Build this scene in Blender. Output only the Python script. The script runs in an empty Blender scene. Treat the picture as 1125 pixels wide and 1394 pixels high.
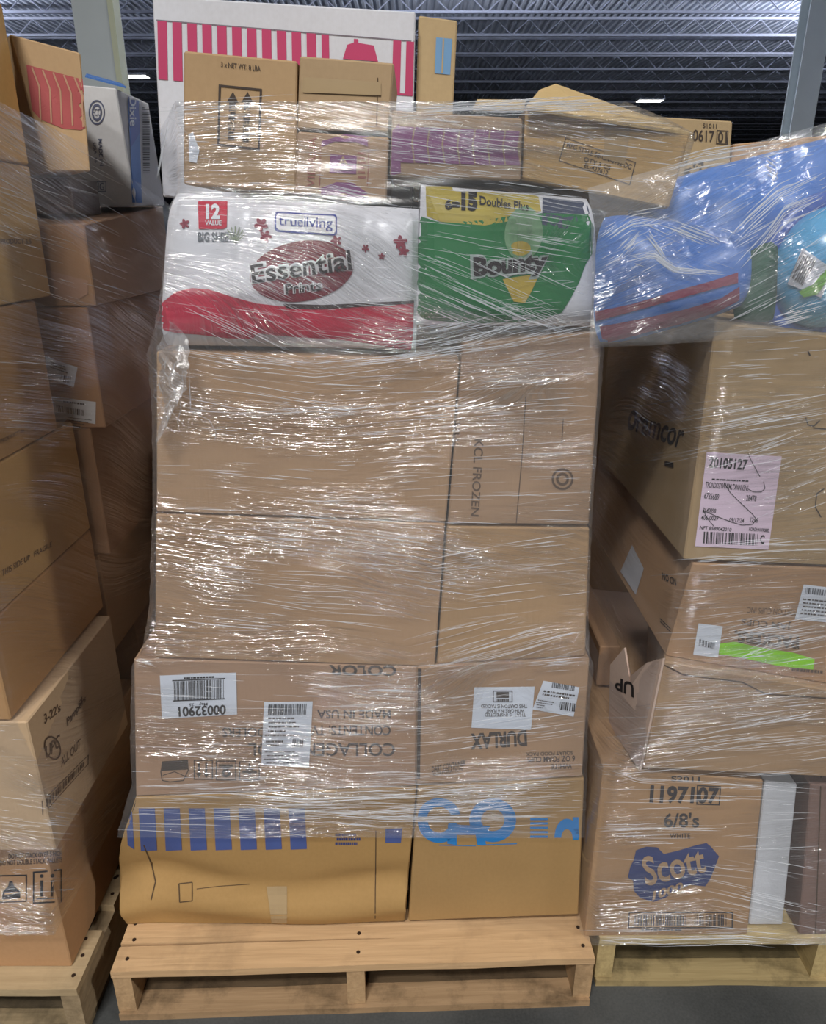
import bpy, bmesh, math, random
from mathutils import Vector, noise
from mathutils.bvhtree import BVHTree

# ------------------------------------------------------------------ camera
W, H, FPX = 1125.0, 1394.0, 1010.0
PITCH = math.radians(21.0)
CAM = Vector((0.0, 0.0, 1.58))
scene = bpy.context.scene
COL = scene.collection
cam_d = bpy.data.cameras.new('camera')
cam_d.sensor_fit = 'VERTICAL'
cam_d.sensor_height = 36.0
cam_d.lens = 36.0 * FPX / H
cam_d.clip_end = 300
cam_o = bpy.data.objects.new('camera', cam_d)
COL.objects.link(cam_o)
cam_o.location = CAM
cam_o.rotation_euler = (math.pi / 2 - PITCH, 0, 0)
scene.camera = cam_o

# ------------------------------------------------------------------ world, exposure
world = bpy.data.worlds.new('world')
scene.world = world
world.use_nodes = True
bg = world.node_tree.nodes['Background']
bg.inputs[0].default_value = (0.86, 0.92, 1.0, 1)
bg.inputs[1].default_value = 0.07
vs = scene.view_settings
vs.view_transform = 'Standard'
vs.look = 'None'
vs.gamma = 1.0
vs.use_curve_mapping = False
vs.exposure = -0.70
try:
    scene.cycles.use_denoising = True
    scene.cycles.transparent_max_bounces = 24
    scene.cycles.max_bounces = 8
except Exception:
    pass

# ------------------------------------------------------------------ lamps of the hall (spots used by the lamp builder below)
LAMP_Z = 7.2
LIGHT_SPOTS = [(-1.6, -3.4, 800, 'behind the viewer, nearest to the loads'), (-0.9, -9.0, 1000, 'behind the viewer, second along the aisle'), (-1.2, -15.0, 800, 'behind the viewer, third along the aisle'),
               (8.0, -1.5, 800, 'far to the right of the viewer'), (-7.0, -10.0, 220, 'far to the left behind the viewer'), (0.5, 6.5, 60, 'behind the middle load'),
               (17.0, 27.0, 700, 'past the upper right corner'), (-17.0, 26.0, 600, 'past the upper left corner, added to light the roof'), (1.0, 22.0, 600, 'high above the middle load, added to light the roof'), (11.0, 18.0, 500, 'high above the right load, added to light the roof')]  # last three: unseen, added to light the roof

# ------------------------------------------------------------------ picture geometry helpers
SP, CP = math.sin(PITCH), math.cos(PITCH)
def ray(px, py):
    u = (px - W / 2) / FPX
    v = (H / 2 - py) / FPX
    return Vector((u, CP + v * SP, -SP + v * CP))
def PY(px, py, Y):
    d = ray(px, py); return CAM + d * (Y / d.y)
def PX(px, py, X):
    d = ray(px, py); return CAM + d * (X / d.x)
def PZ(px, py, Z):
    d = ray(px, py); return CAM + d * ((Z - CAM.z) / d.z)
def lerp(a, b, t): return a + (b - a) * t

# ------------------------------------------------------------------ materials
def lin(c):
    out = []
    for x in c:
        x = x / 255.0
        out.append(x / 12.92 if x <= 0.04045 else ((x + 0.055) / 1.055) ** 2.4)
    return (out[0], out[1], out[2], 1.0)
MATS = {}
def newmat(name):
    m = bpy.data.materials.new(name); m.use_nodes = True
    nt = m.node_tree; nt.nodes.clear()
    out = nt.nodes.new('ShaderNodeOutputMaterial')
    return m, nt, out
def N(nt, typ, **kw):
    n = nt.nodes.new(typ)
    for k, v in kw.items():
        setattr(n, k, v)
    return n
def plain(name, rgb, rough=0.6, var=0.0, vscale=20, spec=0.3, metal=0.0, bump=0.0, bscale=60):
    if name in MATS: return MATS[name]
    m, nt, out = newmat(name)
    p = N(nt, 'ShaderNodeBsdfPrincipled')
    p.inputs['Roughness'].default_value = rough
    p.inputs['Metallic'].default_value = metal
    p.inputs['Specular IOR Level'].default_value = spec
    c = lin(rgb)
    tc = N(nt, 'ShaderNodeTexCoord')
    if var > 0:
        no = N(nt, 'ShaderNodeTexNoise'); no.inputs['Scale'].default_value = vscale; no.inputs['Detail'].default_value = 5
        nt.links.new(tc.outputs['Object'], no.inputs['Vector'])
        mx = N(nt, 'ShaderNodeMix', data_type='RGBA')
        mx.inputs[6].default_value = tuple(x * (1 - var) for x in c[:3]) + (1,)
        mx.inputs[7].default_value = tuple(min(1, x * (1 + var)) for x in c[:3]) + (1,)
        nt.links.new(no.outputs['Fac'], mx.inputs[0])
        nt.links.new(mx.outputs[2], p.inputs['Base Color'])
    else:
        p.inputs['Base Color'].default_value = c
    if bump > 0:
        nb = N(nt, 'ShaderNodeTexNoise'); nb.inputs['Scale'].default_value = bscale; nb.inputs['Detail'].default_value = 4
        nt.links.new(tc.outputs['Object'], nb.inputs['Vector'])
        b = N(nt, 'ShaderNodeBump'); b.inputs['Strength'].default_value = bump; b.inputs['Distance'].default_value = 0.004
        nt.links.new(nb.outputs['Fac'], b.inputs['Height'])
        nt.links.new(b.outputs[0], p.inputs['Normal'])
    nt.links.new(p.outputs[0], out.inputs[0])
    MATS[name] = m
    return m
def carton_mat(rgb):
    g = sum(rgb) / 3
    rgb = tuple(int(c * .90 + g * .10) for c in rgb)
    name = 'cardboard_%d_%d_%d' % rgb
    if name in MATS: return MATS[name]
    m, nt, out = newmat(name)
    p = N(nt, 'ShaderNodeBsdfPrincipled')
    p.inputs['Roughness'].default_value = 0.72
    p.inputs['Specular IOR Level'].default_value = 0.22
    tc = N(nt, 'ShaderNodeTexCoord')
    n1 = N(nt, 'ShaderNodeTexNoise'); n1.inputs['Scale'].default_value = 4.0; n1.inputs['Detail'].default_value = 6
    n2 = N(nt, 'ShaderNodeTexNoise'); n2.inputs['Scale'].default_value = 130.0; n2.inputs['Detail'].default_value = 3
    mp = N(nt, 'ShaderNodeMapping'); mp.inputs['Scale'].default_value = (1, 1, 0.12)
    wv = N(nt, 'ShaderNodeTexNoise'); wv.inputs['Scale'].default_value = 160.0; wv.inputs['Detail'].default_value = 1
    for n in (n1, n2): nt.links.new(tc.outputs['Object'], n.inputs['Vector'])
    nt.links.new(tc.outputs['Object'], mp.inputs[0]); nt.links.new(mp.outputs[0], wv.inputs['Vector'])
    c = lin(rgb)
    mx = N(nt, 'ShaderNodeMix', data_type='RGBA')
    mx.inputs[6].default_value = (c[0] * 0.86, c[1] * 0.84, c[2] * 0.82, 1)
    mx.inputs[7].default_value = (min(1, c[0] * 1.12), min(1, c[1] * 1.12), min(1, c[2] * 1.12), 1)
    ad = N(nt, 'ShaderNodeMath', operation='ADD'); ad.use_clamp = True
    ml = N(nt, 'ShaderNodeMath', operation='MULTIPLY_ADD'); ml.inputs[1].default_value = 0.5; ml.inputs[2].default_value = -0.25
    nt.links.new(n2.outputs['Fac'], ml.inputs[0])
    nt.links.new(n1.outputs['Fac'], ad.inputs[0]); nt.links.new(ml.outputs[0], ad.inputs[1])
    nt.links.new(ad.outputs[0], mx.inputs[0])
    nt.links.new(mx.outputs[2], p.inputs['Base Color'])
    b = N(nt, 'ShaderNodeBump'); b.inputs['Strength'].default_value = 0.12; b.inputs['Distance'].default_value = 0.002
    nt.links.new(wv.outputs['Fac'], b.inputs['Height'])
    nt.links.new(b.outputs[0], p.inputs['Normal'])
    nt.links.new(p.outputs[0], out.inputs[0])
    MATS[name] = m
    return m
def wood_mat(rgb, name='pallet_wood', stain=0.6, axis=0):
    key = '%s_%d' % (name, axis)
    if key in MATS: return MATS[key]
    m, nt, out = newmat(key)
    p = N(nt, 'ShaderNodeBsdfPrincipled'); p.inputs['Roughness'].default_value = 0.75
    p.inputs['Specular IOR Level'].default_value = 0.2
    tc = N(nt, 'ShaderNodeTexCoord')
    mp = N(nt, 'ShaderNodeMapping')
    mp.inputs['Scale'].default_value = (0.06, 1, 1) if axis == 0 else (1, 0.06, 1)
    nt.links.new(tc.outputs['Object'], mp.inputs[0])
    g = N(nt, 'ShaderNodeTexNoise'); g.inputs['Scale'].default_value = 110; g.inputs['Detail'].default_value = 6; g.inputs['Distortion'].default_value = 0.6
    nt.links.new(mp.outputs[0], g.inputs['Vector'])
    s = N(nt, 'ShaderNodeTexNoise'); s.inputs['Scale'].default_value = 5.5; s.inputs['Detail'].default_value = 7; s.inputs['Roughness'].default_value = 0.65
    nt.links.new(tc.outputs['Object'], s.inputs['Vector'])
    c = lin(rgb)
    mx = N(nt, 'ShaderNodeMix', data_type='RGBA')
    mx.inputs[6].default_value = (c[0] * 0.72, c[1] * 0.66, c[2] * 0.58, 1)
    mx.inputs[7].default_value = (min(1, c[0] * 1.2), min(1, c[1] * 1.18), min(1, c[2] * 1.15), 1)
    nt.links.new(g.outputs['Fac'], mx.inputs[0])
    rp = N(nt, 'ShaderNodeValToRGB')
    rp.color_ramp.elements[0].position = 0.30; rp.color_ramp.elements[0].color = (1 - stain, 1 - stain, 1 - stain, 1)
    rp.color_ramp.elements[1].position = 0.50; rp.color_ramp.elements[1].color = (1, 1, 1, 1)
    nt.links.new(s.outputs['Fac'], rp.inputs[0])
    m2 = N(nt, 'ShaderNodeMix', data_type='RGBA', blend_type='MULTIPLY'); m2.inputs[0].default_value = 1.0
    nt.links.new(mx.outputs[2], m2.inputs[6]); nt.links.new(rp.outputs[0], m2.inputs[7])
    nt.links.new(m2.outputs[2], p.inputs['Base Color'])
    b = N(nt, 'ShaderNodeBump'); b.inputs['Strength'].default_value = 0.35; b.inputs['Distance'].default_value = 0.003
    nt.links.new(g.outputs['Fac'], b.inputs['Height']); nt.links.new(b.outputs[0], p.inputs['Normal'])
    nt.links.new(p.outputs[0], out.inputs[0])
    MATS[key] = m
    return m
def film_mat(name, tilt=0.0, dens=1.0, haze=0.05, crumple=0.0, tint=(0.97, 0.98, 1.0), rough=0.11):
    """thin clear stretch film: see-through, with a glossy skin whose fine creases run along the wrap"""
    if name in MATS: return MATS[name]
    m, nt, out = newmat(name)
    L = nt.links.new
    uv = N(nt, 'ShaderNodeUVMap')
    # slow wander so that the creases are not ruled lines
    wn = N(nt, 'ShaderNodeTexNoise'); wn.inputs['Scale'].default_value = 3.2; wn.inputs['Detail'].default_value = 2
    L(uv.outputs[0], wn.inputs['Vector'])
    sp = N(nt, 'ShaderNodeSeparateXYZ'); L(uv.outputs[0], sp.inputs[0])
    wz = N(nt, 'ShaderNodeMath', operation='MULTIPLY_ADD'); wz.inputs[1].default_value = 0.03
    L(wn.outputs['Fac'], wz.inputs[0]); L(sp.outputs[1], wz.inputs[2])
    tz = N(nt, 'ShaderNodeMath', operation='MULTIPLY_ADD'); tz.inputs[1].default_value = tilt
    L(sp.outputs[0], tz.inputs[0]); L(wz.outputs[0], tz.inputs[2])
    cb = N(nt, 'ShaderNodeCombineXYZ'); L(sp.outputs[0], cb.inputs[0]); L(tz.outputs[0], cb.inputs[1])
    def streak(sx, sy, off):
        mp = N(nt, 'ShaderNodeMapping'); mp.inputs['Scale'].default_value = (sx, sy, 1); mp.inputs['Location'].default_value = (off, off * 1.7, off)
        L(cb.outputs[0], mp.inputs[0])
        t = N(nt, 'ShaderNodeTexNoise'); t.inputs['Scale'].default_value = 1.0; t.inputs['Detail'].default_value = 2.5; t.inputs['Roughness'].default_value = 0.55
        L(mp.outputs[0], t.inputs['Vector'])
        # ridge: 1-|2n-1|, sharpened
        a = N(nt, 'ShaderNodeMath', operation='MULTIPLY_ADD'); a.inputs[1].default_value = 2.0; a.inputs[2].default_value = -1.0; L(t.outputs['Fac'], a.inputs[0])
        b = N(nt, 'ShaderNodeMath', operation='ABSOLUTE'); L(a.outputs[0], b.inputs[0])
        c = N(nt, 'ShaderNodeMath', operation='SUBTRACT'); c.inputs[0].default_value = 1.0; L(b.outputs[0], c.inputs[1])
        d = N(nt, 'ShaderNodeMath', operation='POWER'); d.inputs[1].default_value = 9.0; L(c.outputs[0], d.inputs[0])
        return d
    s1 = streak(2.0, 170.0, 0.0)
    s2 = streak(4.5, 360.0, 5.3)
    # patches where the film is slack and creased, and where it is taut
    pm = N(nt, 'ShaderNodeMapping'); pm.inputs['Scale'].default_value = (3.0, 7.0, 1); L(cb.outputs[0], pm.inputs[0])
    pn = N(nt, 'ShaderNodeTexNoise'); pn.inputs['Scale'].default_value = 1.0; pn.inputs['Detail'].default_value = 2; L(pm.outputs[0], pn.inputs['Vector'])
    pr = N(nt, 'ShaderNodeMapRange'); pr.inputs[1].default_value = 0.40; pr.inputs[2].default_value = 0.64; pr.inputs[3].default_value = 0.06; pr.inputs[4].default_value = 1.0
    L(pn.outputs['Fac'], pr.inputs[0])
    sm = N(nt, 'ShaderNodeMath', operation='MULTIPLY_ADD'); sm.inputs[1].default_value = 0.6; L(s2.outputs[0], sm.inputs[0]); L(s1.outputs[0], sm.inputs[2])
    hm = N(nt, 'ShaderNodeMath', operation='MULTIPLY'); L(sm.outputs[0], hm.inputs[0]); L(pr.outputs[0], hm.inputs[1])
    height = hm
    if crumple > 0:
        vr = N(nt, 'ShaderNodeTexVoronoi', feature='DISTANCE_TO_EDGE'); vr.inputs['Scale'].default_value = 16
        dm = N(nt, 'ShaderNodeMix', data_type='VECTOR'); dm.inputs[0].default_value = 0.25
        L(uv.outputs[0], dm.inputs[4])
        dn = N(nt, 'ShaderNodeTexNoise'); dn.inputs['Scale'].default_value = 6; dn.inputs['Detail'].default_value = 4; L(uv.outputs[0], dn.inputs['Vector'])
        L(dn.outputs['Color'], dm.inputs[5]); L(dm.outputs[1], vr.inputs['Vector'])
        n3 = N(nt, 'ShaderNodeTexNoise'); n3.inputs['Scale'].default_value = 26; n3.inputs['Detail'].default_value = 4; n3.inputs['Distortion'].default_value = 1.2; L(uv.outputs[0], n3.inputs['Vector'])
        cm = N(nt, 'ShaderNodeMath', operation='MULTIPLY_ADD'); cm.inputs[1].default_value = 2.2 * crumple; L(vr.outputs[0], cm.inputs[0])
        c3 = N(nt, 'ShaderNodeMath', operation='MULTIPLY'); c3.inputs[1].default_value = 2.6 * crumple; L(n3.outputs['Fac'], c3.inputs[0])
        L(c3.outputs[0], cm.inputs[2])
        a2 = N(nt, 'ShaderNodeMath', operation='MULTIPLY_ADD'); a2.inputs[1].default_value = 0.35; L(hm.outputs[0], a2.inputs[0]); L(cm.outputs[0], a2.inputs[2])
        height = a2
    bp = N(nt, 'ShaderNodeBump'); bp.inputs['Strength'].default_value = 1.0; bp.inputs['Distance'].default_value = 0.0011 * dens
    L(height.outputs[0], bp.inputs['Height'])
    gl = N(nt, 'ShaderNodeBsdfGlossy'); gl.inputs['Roughness'].default_value = rough; gl.inputs['Color'].default_value = (1, 1, 1, 1)
    L(bp.outputs[0], gl.inputs['Normal'])
    tr = N(nt, 'ShaderNodeBsdfTransparent'); tr.inputs[0].default_value = tint + (1,)
    df = N(nt, 'ShaderNodeBsdfDiffuse'); df.inputs[0].default_value = (0.9, 0.92, 0.95, 1)
    L(bp.outputs[0], df.inputs['Normal'])
    mh = N(nt, 'ShaderNodeMixShader'); mh.inputs[0].default_value = haze
    L(tr.outputs[0], mh.inputs[1]); L(df.outputs[0], mh.inputs[2])
    # skin: more layers of film reflect where it is creased
    fa = N(nt, 'ShaderNodeMath', operation='MULTIPLY_ADD'); fa.inputs[1].default_value = 0.42; fa.inputs[2].default_value = 0.05; fa.use_clamp = True
    L(hm.outputs[0], fa.inputs[0])
    mg = N(nt, 'ShaderNodeMixShader'); L(fa.outputs[0], mg.inputs[0])
    L(mh.outputs[0], mg.inputs[1]); L(gl.outputs[0], mg.inputs[2])
    L(mg.outputs[0], out.inputs[0])
    MATS[name] = m
    return m
def emit_mat(name, rgb, strength):
    if name in MATS: return MATS[name]
    m, nt, out = newmat(name)
    e = N(nt, 'ShaderNodeEmission'); e.inputs[0].default_value = lin(rgb); e.inputs[1].default_value = strength
    nt.links.new(e.outputs[0], out.inputs[0]); MATS[name] = m
    return m

# ------------------------------------------------------------------ object helpers
def mesh_obj(name, verts, faces, mat, parent=None, base=None, smooth=False, uvs=None):
    me = bpy.data.meshes.new(name)
    b = base if base is not None else (parent['_b'] if parent is not None and '_b' in parent.keys() else (0, 0, 0))
    b = Vector(b)
    me.from_pydata([tuple(Vector(v) - b) for v in verts], [], faces)
    if uvs is not None:
        ul = me.uv_layers.new(name='UVMap')
        for lo in me.loops:
            ul.data[lo.index].uv = uvs[lo.vertex_index]
    if smooth:
        me.polygons.foreach_set('use_smooth', [True] * len(me.polygons))
    me.update()
    if mat is not None: me.materials.append(mat)
    o = bpy.data.objects.new(name, me)
    COL.objects.link(o)
    if parent is not None:
        o.parent = parent
    else:
        o.location = b
    return o
BASES = {}
def thing(name, label, cat, base, group=None):
    o = bpy.data.objects.new(name, None); COL.objects.link(o)
    o.location = base; o.empty_display_size = 0.05
    o['label'] = label; o['category'] = cat
    if group: o['group'] = group
    BASES[o.name] = Vector(base)
    return o
def part(name, verts, faces, mat, root, parent=None, smooth=False, uvs=None):
    """a mesh under root (or under a part of it); every part keeps the root's base as its own origin"""
    b = BASES[root.name]
    o = mesh_obj(name, verts, faces, mat, None, b, smooth, uvs)
    o.parent = parent or root
    o.location = (0, 0, 0)
    return o
def tag(o, label, cat, group=None, kind=None):
    o['label'] = label; o['category'] = cat
    if group: o['group'] = group
    if kind: o['kind'] = kind
    return o
def box_geo(x0, x1, y0, y1, z0, z1):
    v = [(x0, y0, z0), (x1, y0, z0), (x1, y1, z0), (x0, y1, z0), (x0, y0, z1), (x1, y0, z1), (x1, y1, z1), (x0, y1, z1)]
    f = [(0, 3, 2, 1), (4, 5, 6, 7), (0, 1, 5, 4), (1, 2, 6, 5), (2, 3, 7, 6), (3, 0, 4, 7)]
    return v, f
class MB:
    def __init__(s): s.v = []; s.f = []
    def add(s, v, f):
        n = len(s.v); s.v += [tuple(p) for p in v]; s.f += [tuple(i + n for i in q) for q in f]; return s
    def box(s, *a): return s.add(*box_geo(*a))
    def tube(s, pts, r, n=6):
        pts = [Vector(p) for p in pts]; base = len(s.v); m = len(pts)
        for i, p in enumerate(pts):
            d = (pts[min(i + 1, m - 1)] - pts[max(i - 1, 0)]).normalized()
            a = d.cross(Vector((0, 0, 1)))
            if a.length < 1e-3: a = d.cross(Vector((1, 0, 0)))
            a.normalize(); b = d.cross(a)
            rr = r[i] if isinstance(r, (list, tuple)) else r
            for k in range(n):
                t = 2 * math.pi * k / n
                s.v.append(tuple(p + a * (math.cos(t) * rr) + b * (math.sin(t) * rr)))
        for i in range(m - 1):
            for k in range(n):
                k2 = (k + 1) % n
                s.f.append((base + i * n + k, base + i * n + k2, base + (i + 1) * n + k2, base + (i + 1) * n + k))
        s.f.append(tuple(base + k for k in range(n))[::-1]); s.f.append(tuple(base + (m - 1) * n + k for k in range(n)))
        return s

# eight-cornered body, gridded, with broken edges and a little warp
def hexa(c8, amp=0.0016, seed=0, ch=0.0025, res=0.04, warp=None, face_disp=None):
    """c8[(i,j,k)] i: left/right, j: front/back, k: bottom/top"""
    def T(a, b, c):
        p = Vector((0, 0, 0))
        for i in (0, 1):
            for j in (0, 1):
                for k in (0, 1):
                    w = (a if i else 1 - a) * (b if j else 1 - b) * (c if k else 1 - c)
                    if w: p += c8[(i, j, k)] * w
        if warp: p = warp(p, a, b, c)
        return p
    ctr = T(.5, .5, .5)
    LX = (T(1, .5, .5) - T(0, .5, .5)).length; LY = (T(.5, 1, .5) - T(.5, 0, .5)).length; LZ = (T(.5, .5, 1) - T(.5, .5, 0)).length
    Ls = (LX, LY, LZ); e = [min(.2, ch / max(l, 1e-4)) for l in Ls]
    V, F = [], []
    def put(face):
        pts = [Vector(V[i]) for i in face]
        n = (pts[1] - pts[0]).cross(pts[2] - pts[0])
        c = sum(pts, Vector()) / len(pts)
        if n.dot(c - ctr) < 0: face = face[::-1]
        F.append(tuple(face))
    for ax in range(3):
        o1, o2 = [q for q in range(3) if q != ax]
        for side in (0, 1):
            n1 = max(2, min(40, int(Ls[o1] / res))); n2 = max(2, min(40, int(Ls[o2] / res)))
            base = len(V)
            q0 = [.5, .5, .5]; q0[ax] = side
            nrm = (T(*q0) - ctr); 
            pa = [.5, .5, .5]; pb = [.5, .5, .5]; pc = [.5, .5, .5]; pd = [.5, .5, .5]
            pa[ax] = pb[ax] = pc[ax] = pd[ax] = side; pa[o1] = 0; pb[o1] = 1; pc[o2] = 0; pd[o2] = 1
            fn = (T(*pb) - T(*pa)).cross(T(*pd) - T(*pc)).normalized()
            if fn.dot(nrm) < 0: fn = -fn
            for i in range(n1 + 1):
                for j in range(n2 + 1):
                    u, v = i / n1, j / n2
                    q = [0, 0, 0]; q[ax] = side
                    q[o1] = lerp(e[o1], 1 - e[o1], u); q[o2] = lerp(e[o2], 1 - e[o2], v)
                    p = T(*q)
                    fade = min(1, min(u, 1 - u, v, 1 - v) * 6)
                    d = amp * fade * (noise.noise(p * 5.5 + Vector((seed * 3.1, seed, 0))) * 1.2 + noise.noise(p * 14 + Vector((seed, 0, seed))) * 0.5 - 0.45)
                    if face_disp: d += face_disp(ax, side, q[0], q[1], q[2])
                    V.append(tuple(p + fn * d))
            for i in range(n1):
                for j in range(n2):
                    a0 = base + i * (n2 + 1) + j
                    put((a0, a0 + n2 + 1, a0 + n2 + 2, a0 + 1))
    # broken edges and corners
    for ax in range(3):
        o1, o2 = [q for q in range(3) if q != ax]
        for s1 in (0, 1):
            for s2 in (0, 1):
                quad = []
                for t, sw in ((0, 0), (1, 0), (1, 1), (0, 1)):
                    q = [0, 0, 0]
                    q[ax] = lerp(e[ax], 1 - e[ax], t)
                    if sw == 0: q[o1] = s1; q[o2] = lerp(e[o2], 1 - e[o2], s2)
                    else: q[o1] = lerp(e[o1], 1 - e[o1], s1); q[o2] = s2
                    V.append(tuple(T(*q))); quad.append(len(V) - 1)
                if warp:
                    del V[-4:]; n = 8; st = len(V)
                    for r in range(n + 1):
                        for sw in (0, 1):
                            q = [0, 0, 0]; q[ax] = lerp(e[ax], 1 - e[ax], r / n)
                            if sw == 0: q[o1] = s1; q[o2] = lerp(e[o2], 1 - e[o2], s2)
                            else: q[o1] = lerp(e[o1], 1 - e[o1], s1); q[o2] = s2
                            V.append(tuple(T(*q)))
                    for r in range(n): put((st + 2 * r, st + 2 * r + 1, st + 2 * r + 3, st + 2 * r + 2))
                else: put(tuple(quad))
    for s in [(i, j, k) for i in (0, 1) for j in (0, 1) for k in (0, 1)]:
        tri = []
        for ax in range(3):
            q = [lerp(e[d], 1 - e[d], s[d]) for d in range(3)]; q[ax] = s[ax]
            V.append(tuple(T(*q))); tri.append(len(V) - 1)
        put(tuple(tri))
    return V, F
def corners(front, back):
    """front / back: TL, TR, BR, BL"""
    c = {}
    for j, q in ((0, front), (1, back)):
        c[(0, j, 1)], c[(1, j, 1)], c[(1, j, 0)], c[(0, j, 0)] = [Vector(p) for p in q]
    return c
SEED = [0]
BVHS = {}
PLANES = {}
def body_part(root, c8, mat, name='body', **kw):
    SEED[0] += 1
    V, F = hexa(c8, seed=SEED[0], **kw)
    BVHS[root.name] = BVHTree.FromPolygons([Vector(v) for v in V], F)
    return part(name, V, F, mat, root, smooth=True)
def carton(label, quad, Y, depth, rgb, name='carton', cat='carton', group=None, yb=None, dx=0.0, dz=0.0, pts=None, dzt=0.0, **kw):
    """a carton whose front face meets the sight lines of four picture points on the plane y = Y (or four depths)"""
    if pts is None:
        Ys = Y if isinstance(Y, (list, tuple)) else [Y] * 4
        fr = [PY(q[0], q[1], y) for q, y in zip(quad, Ys)]
    else:
        fr = [Vector(p) for p in pts]
    bk = [p + Vector((dx, depth, dz + (dzt if i < 2 else 0))) for i, p in enumerate(fr)]
    c8 = corners(fr, bk)
    base = sum((c8[(i, j, 0)] for i in (0, 1) for j in (0, 1)), Vector()) / 4
    root = thing(name, label, cat, base, group)
    bo = body_part(root, c8, carton_mat(rgb), **kw)
    PLANES[root.name] = (fr[3], (fr[1] - fr[0]).cross(fr[3] - fr[0]).normalized())
    root['_body'] = bo.name
    return root
def carton_box(label, x0, x1, y0, y1, z0, z1, rgb, name='carton', cat='carton', group=None, zb=None, **kw):
    zb = zb if zb is not None else z1
    fr = [(x0, y0, z1), (x1, y0, z1), (x1, y0, z0), (x0, y0, z0)]
    bk = [(x0, y1, zb), (x1, y1, zb), (x1, y1, z0), (x0, y1, z0)]
    c8 = corners(fr, bk)
    root = thing(name, label, cat, ((x0 + x1) / 2, (y0 + y1) / 2, z0), group)
    body_part(root, c8, carton_mat(rgb), **kw)
    PLANES[root.name] = (Vector(fr[3]), Vector((0, -1, 0)))
    return root

# ------------------------------------------------------------------ flat print laid on a surface
TXT = {}
def text_geo(s, bold=0.0, res=3):
    key = (s, bold)
    if key in TXT: return TXT[key]
    cu = bpy.data.curves.new('lettering', 'FONT'); cu.body = s; cu.resolution_u = res; cu.offset = bold; cu.fill_mode = 'FRONT'
    ob = bpy.data.objects.new('lettering', cu); COL.objects.link(ob)
    dg = bpy.context.evaluated_depsgraph_get(); dg.update()
    ev = ob.evaluated_get(dg); me = ev.to_mesh()
    v = [(p.co.x, p.co.y) for p in me.vertices]
    f = [tuple(q.vertices) for q in me.polygons]
    ev.to_mesh_clear(); bpy.data.objects.remove(ob); bpy.data.curves.remove(cu)
    if v:
        x0 = min(p[0] for p in v); x1 = max(p[0] for p in v); y0 = min(p[1] for p in v); y1 = max(p[1] for p in v)
        v = [((p[0] - x0) / max(1e-6, x1 - x0), 1 - (p[1] - y0) / max(1e-6, y1 - y0)) for p in v]
    TXT[key] = (v, f)
    return TXT[key]
def bil(q, u, v):
    """q: TL, TR, BR, BL in picture points; u right, v down"""
    a = [q[0][k] * (1 - u) * (1 - v) + q[1][k] * u * (1 - v) + q[2][k] * u * v + q[3][k] * (1 - u) * v for k in (0, 1)]
    return a
def rect(x0, y0, x1, y1, sl=0.0):
    return [(x0, y0), (x1, y0 + sl), (x1, y1 + sl), (x0, y1)]
def rot180(q): return [q[2], q[3], q[0], q[1]]
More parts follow.
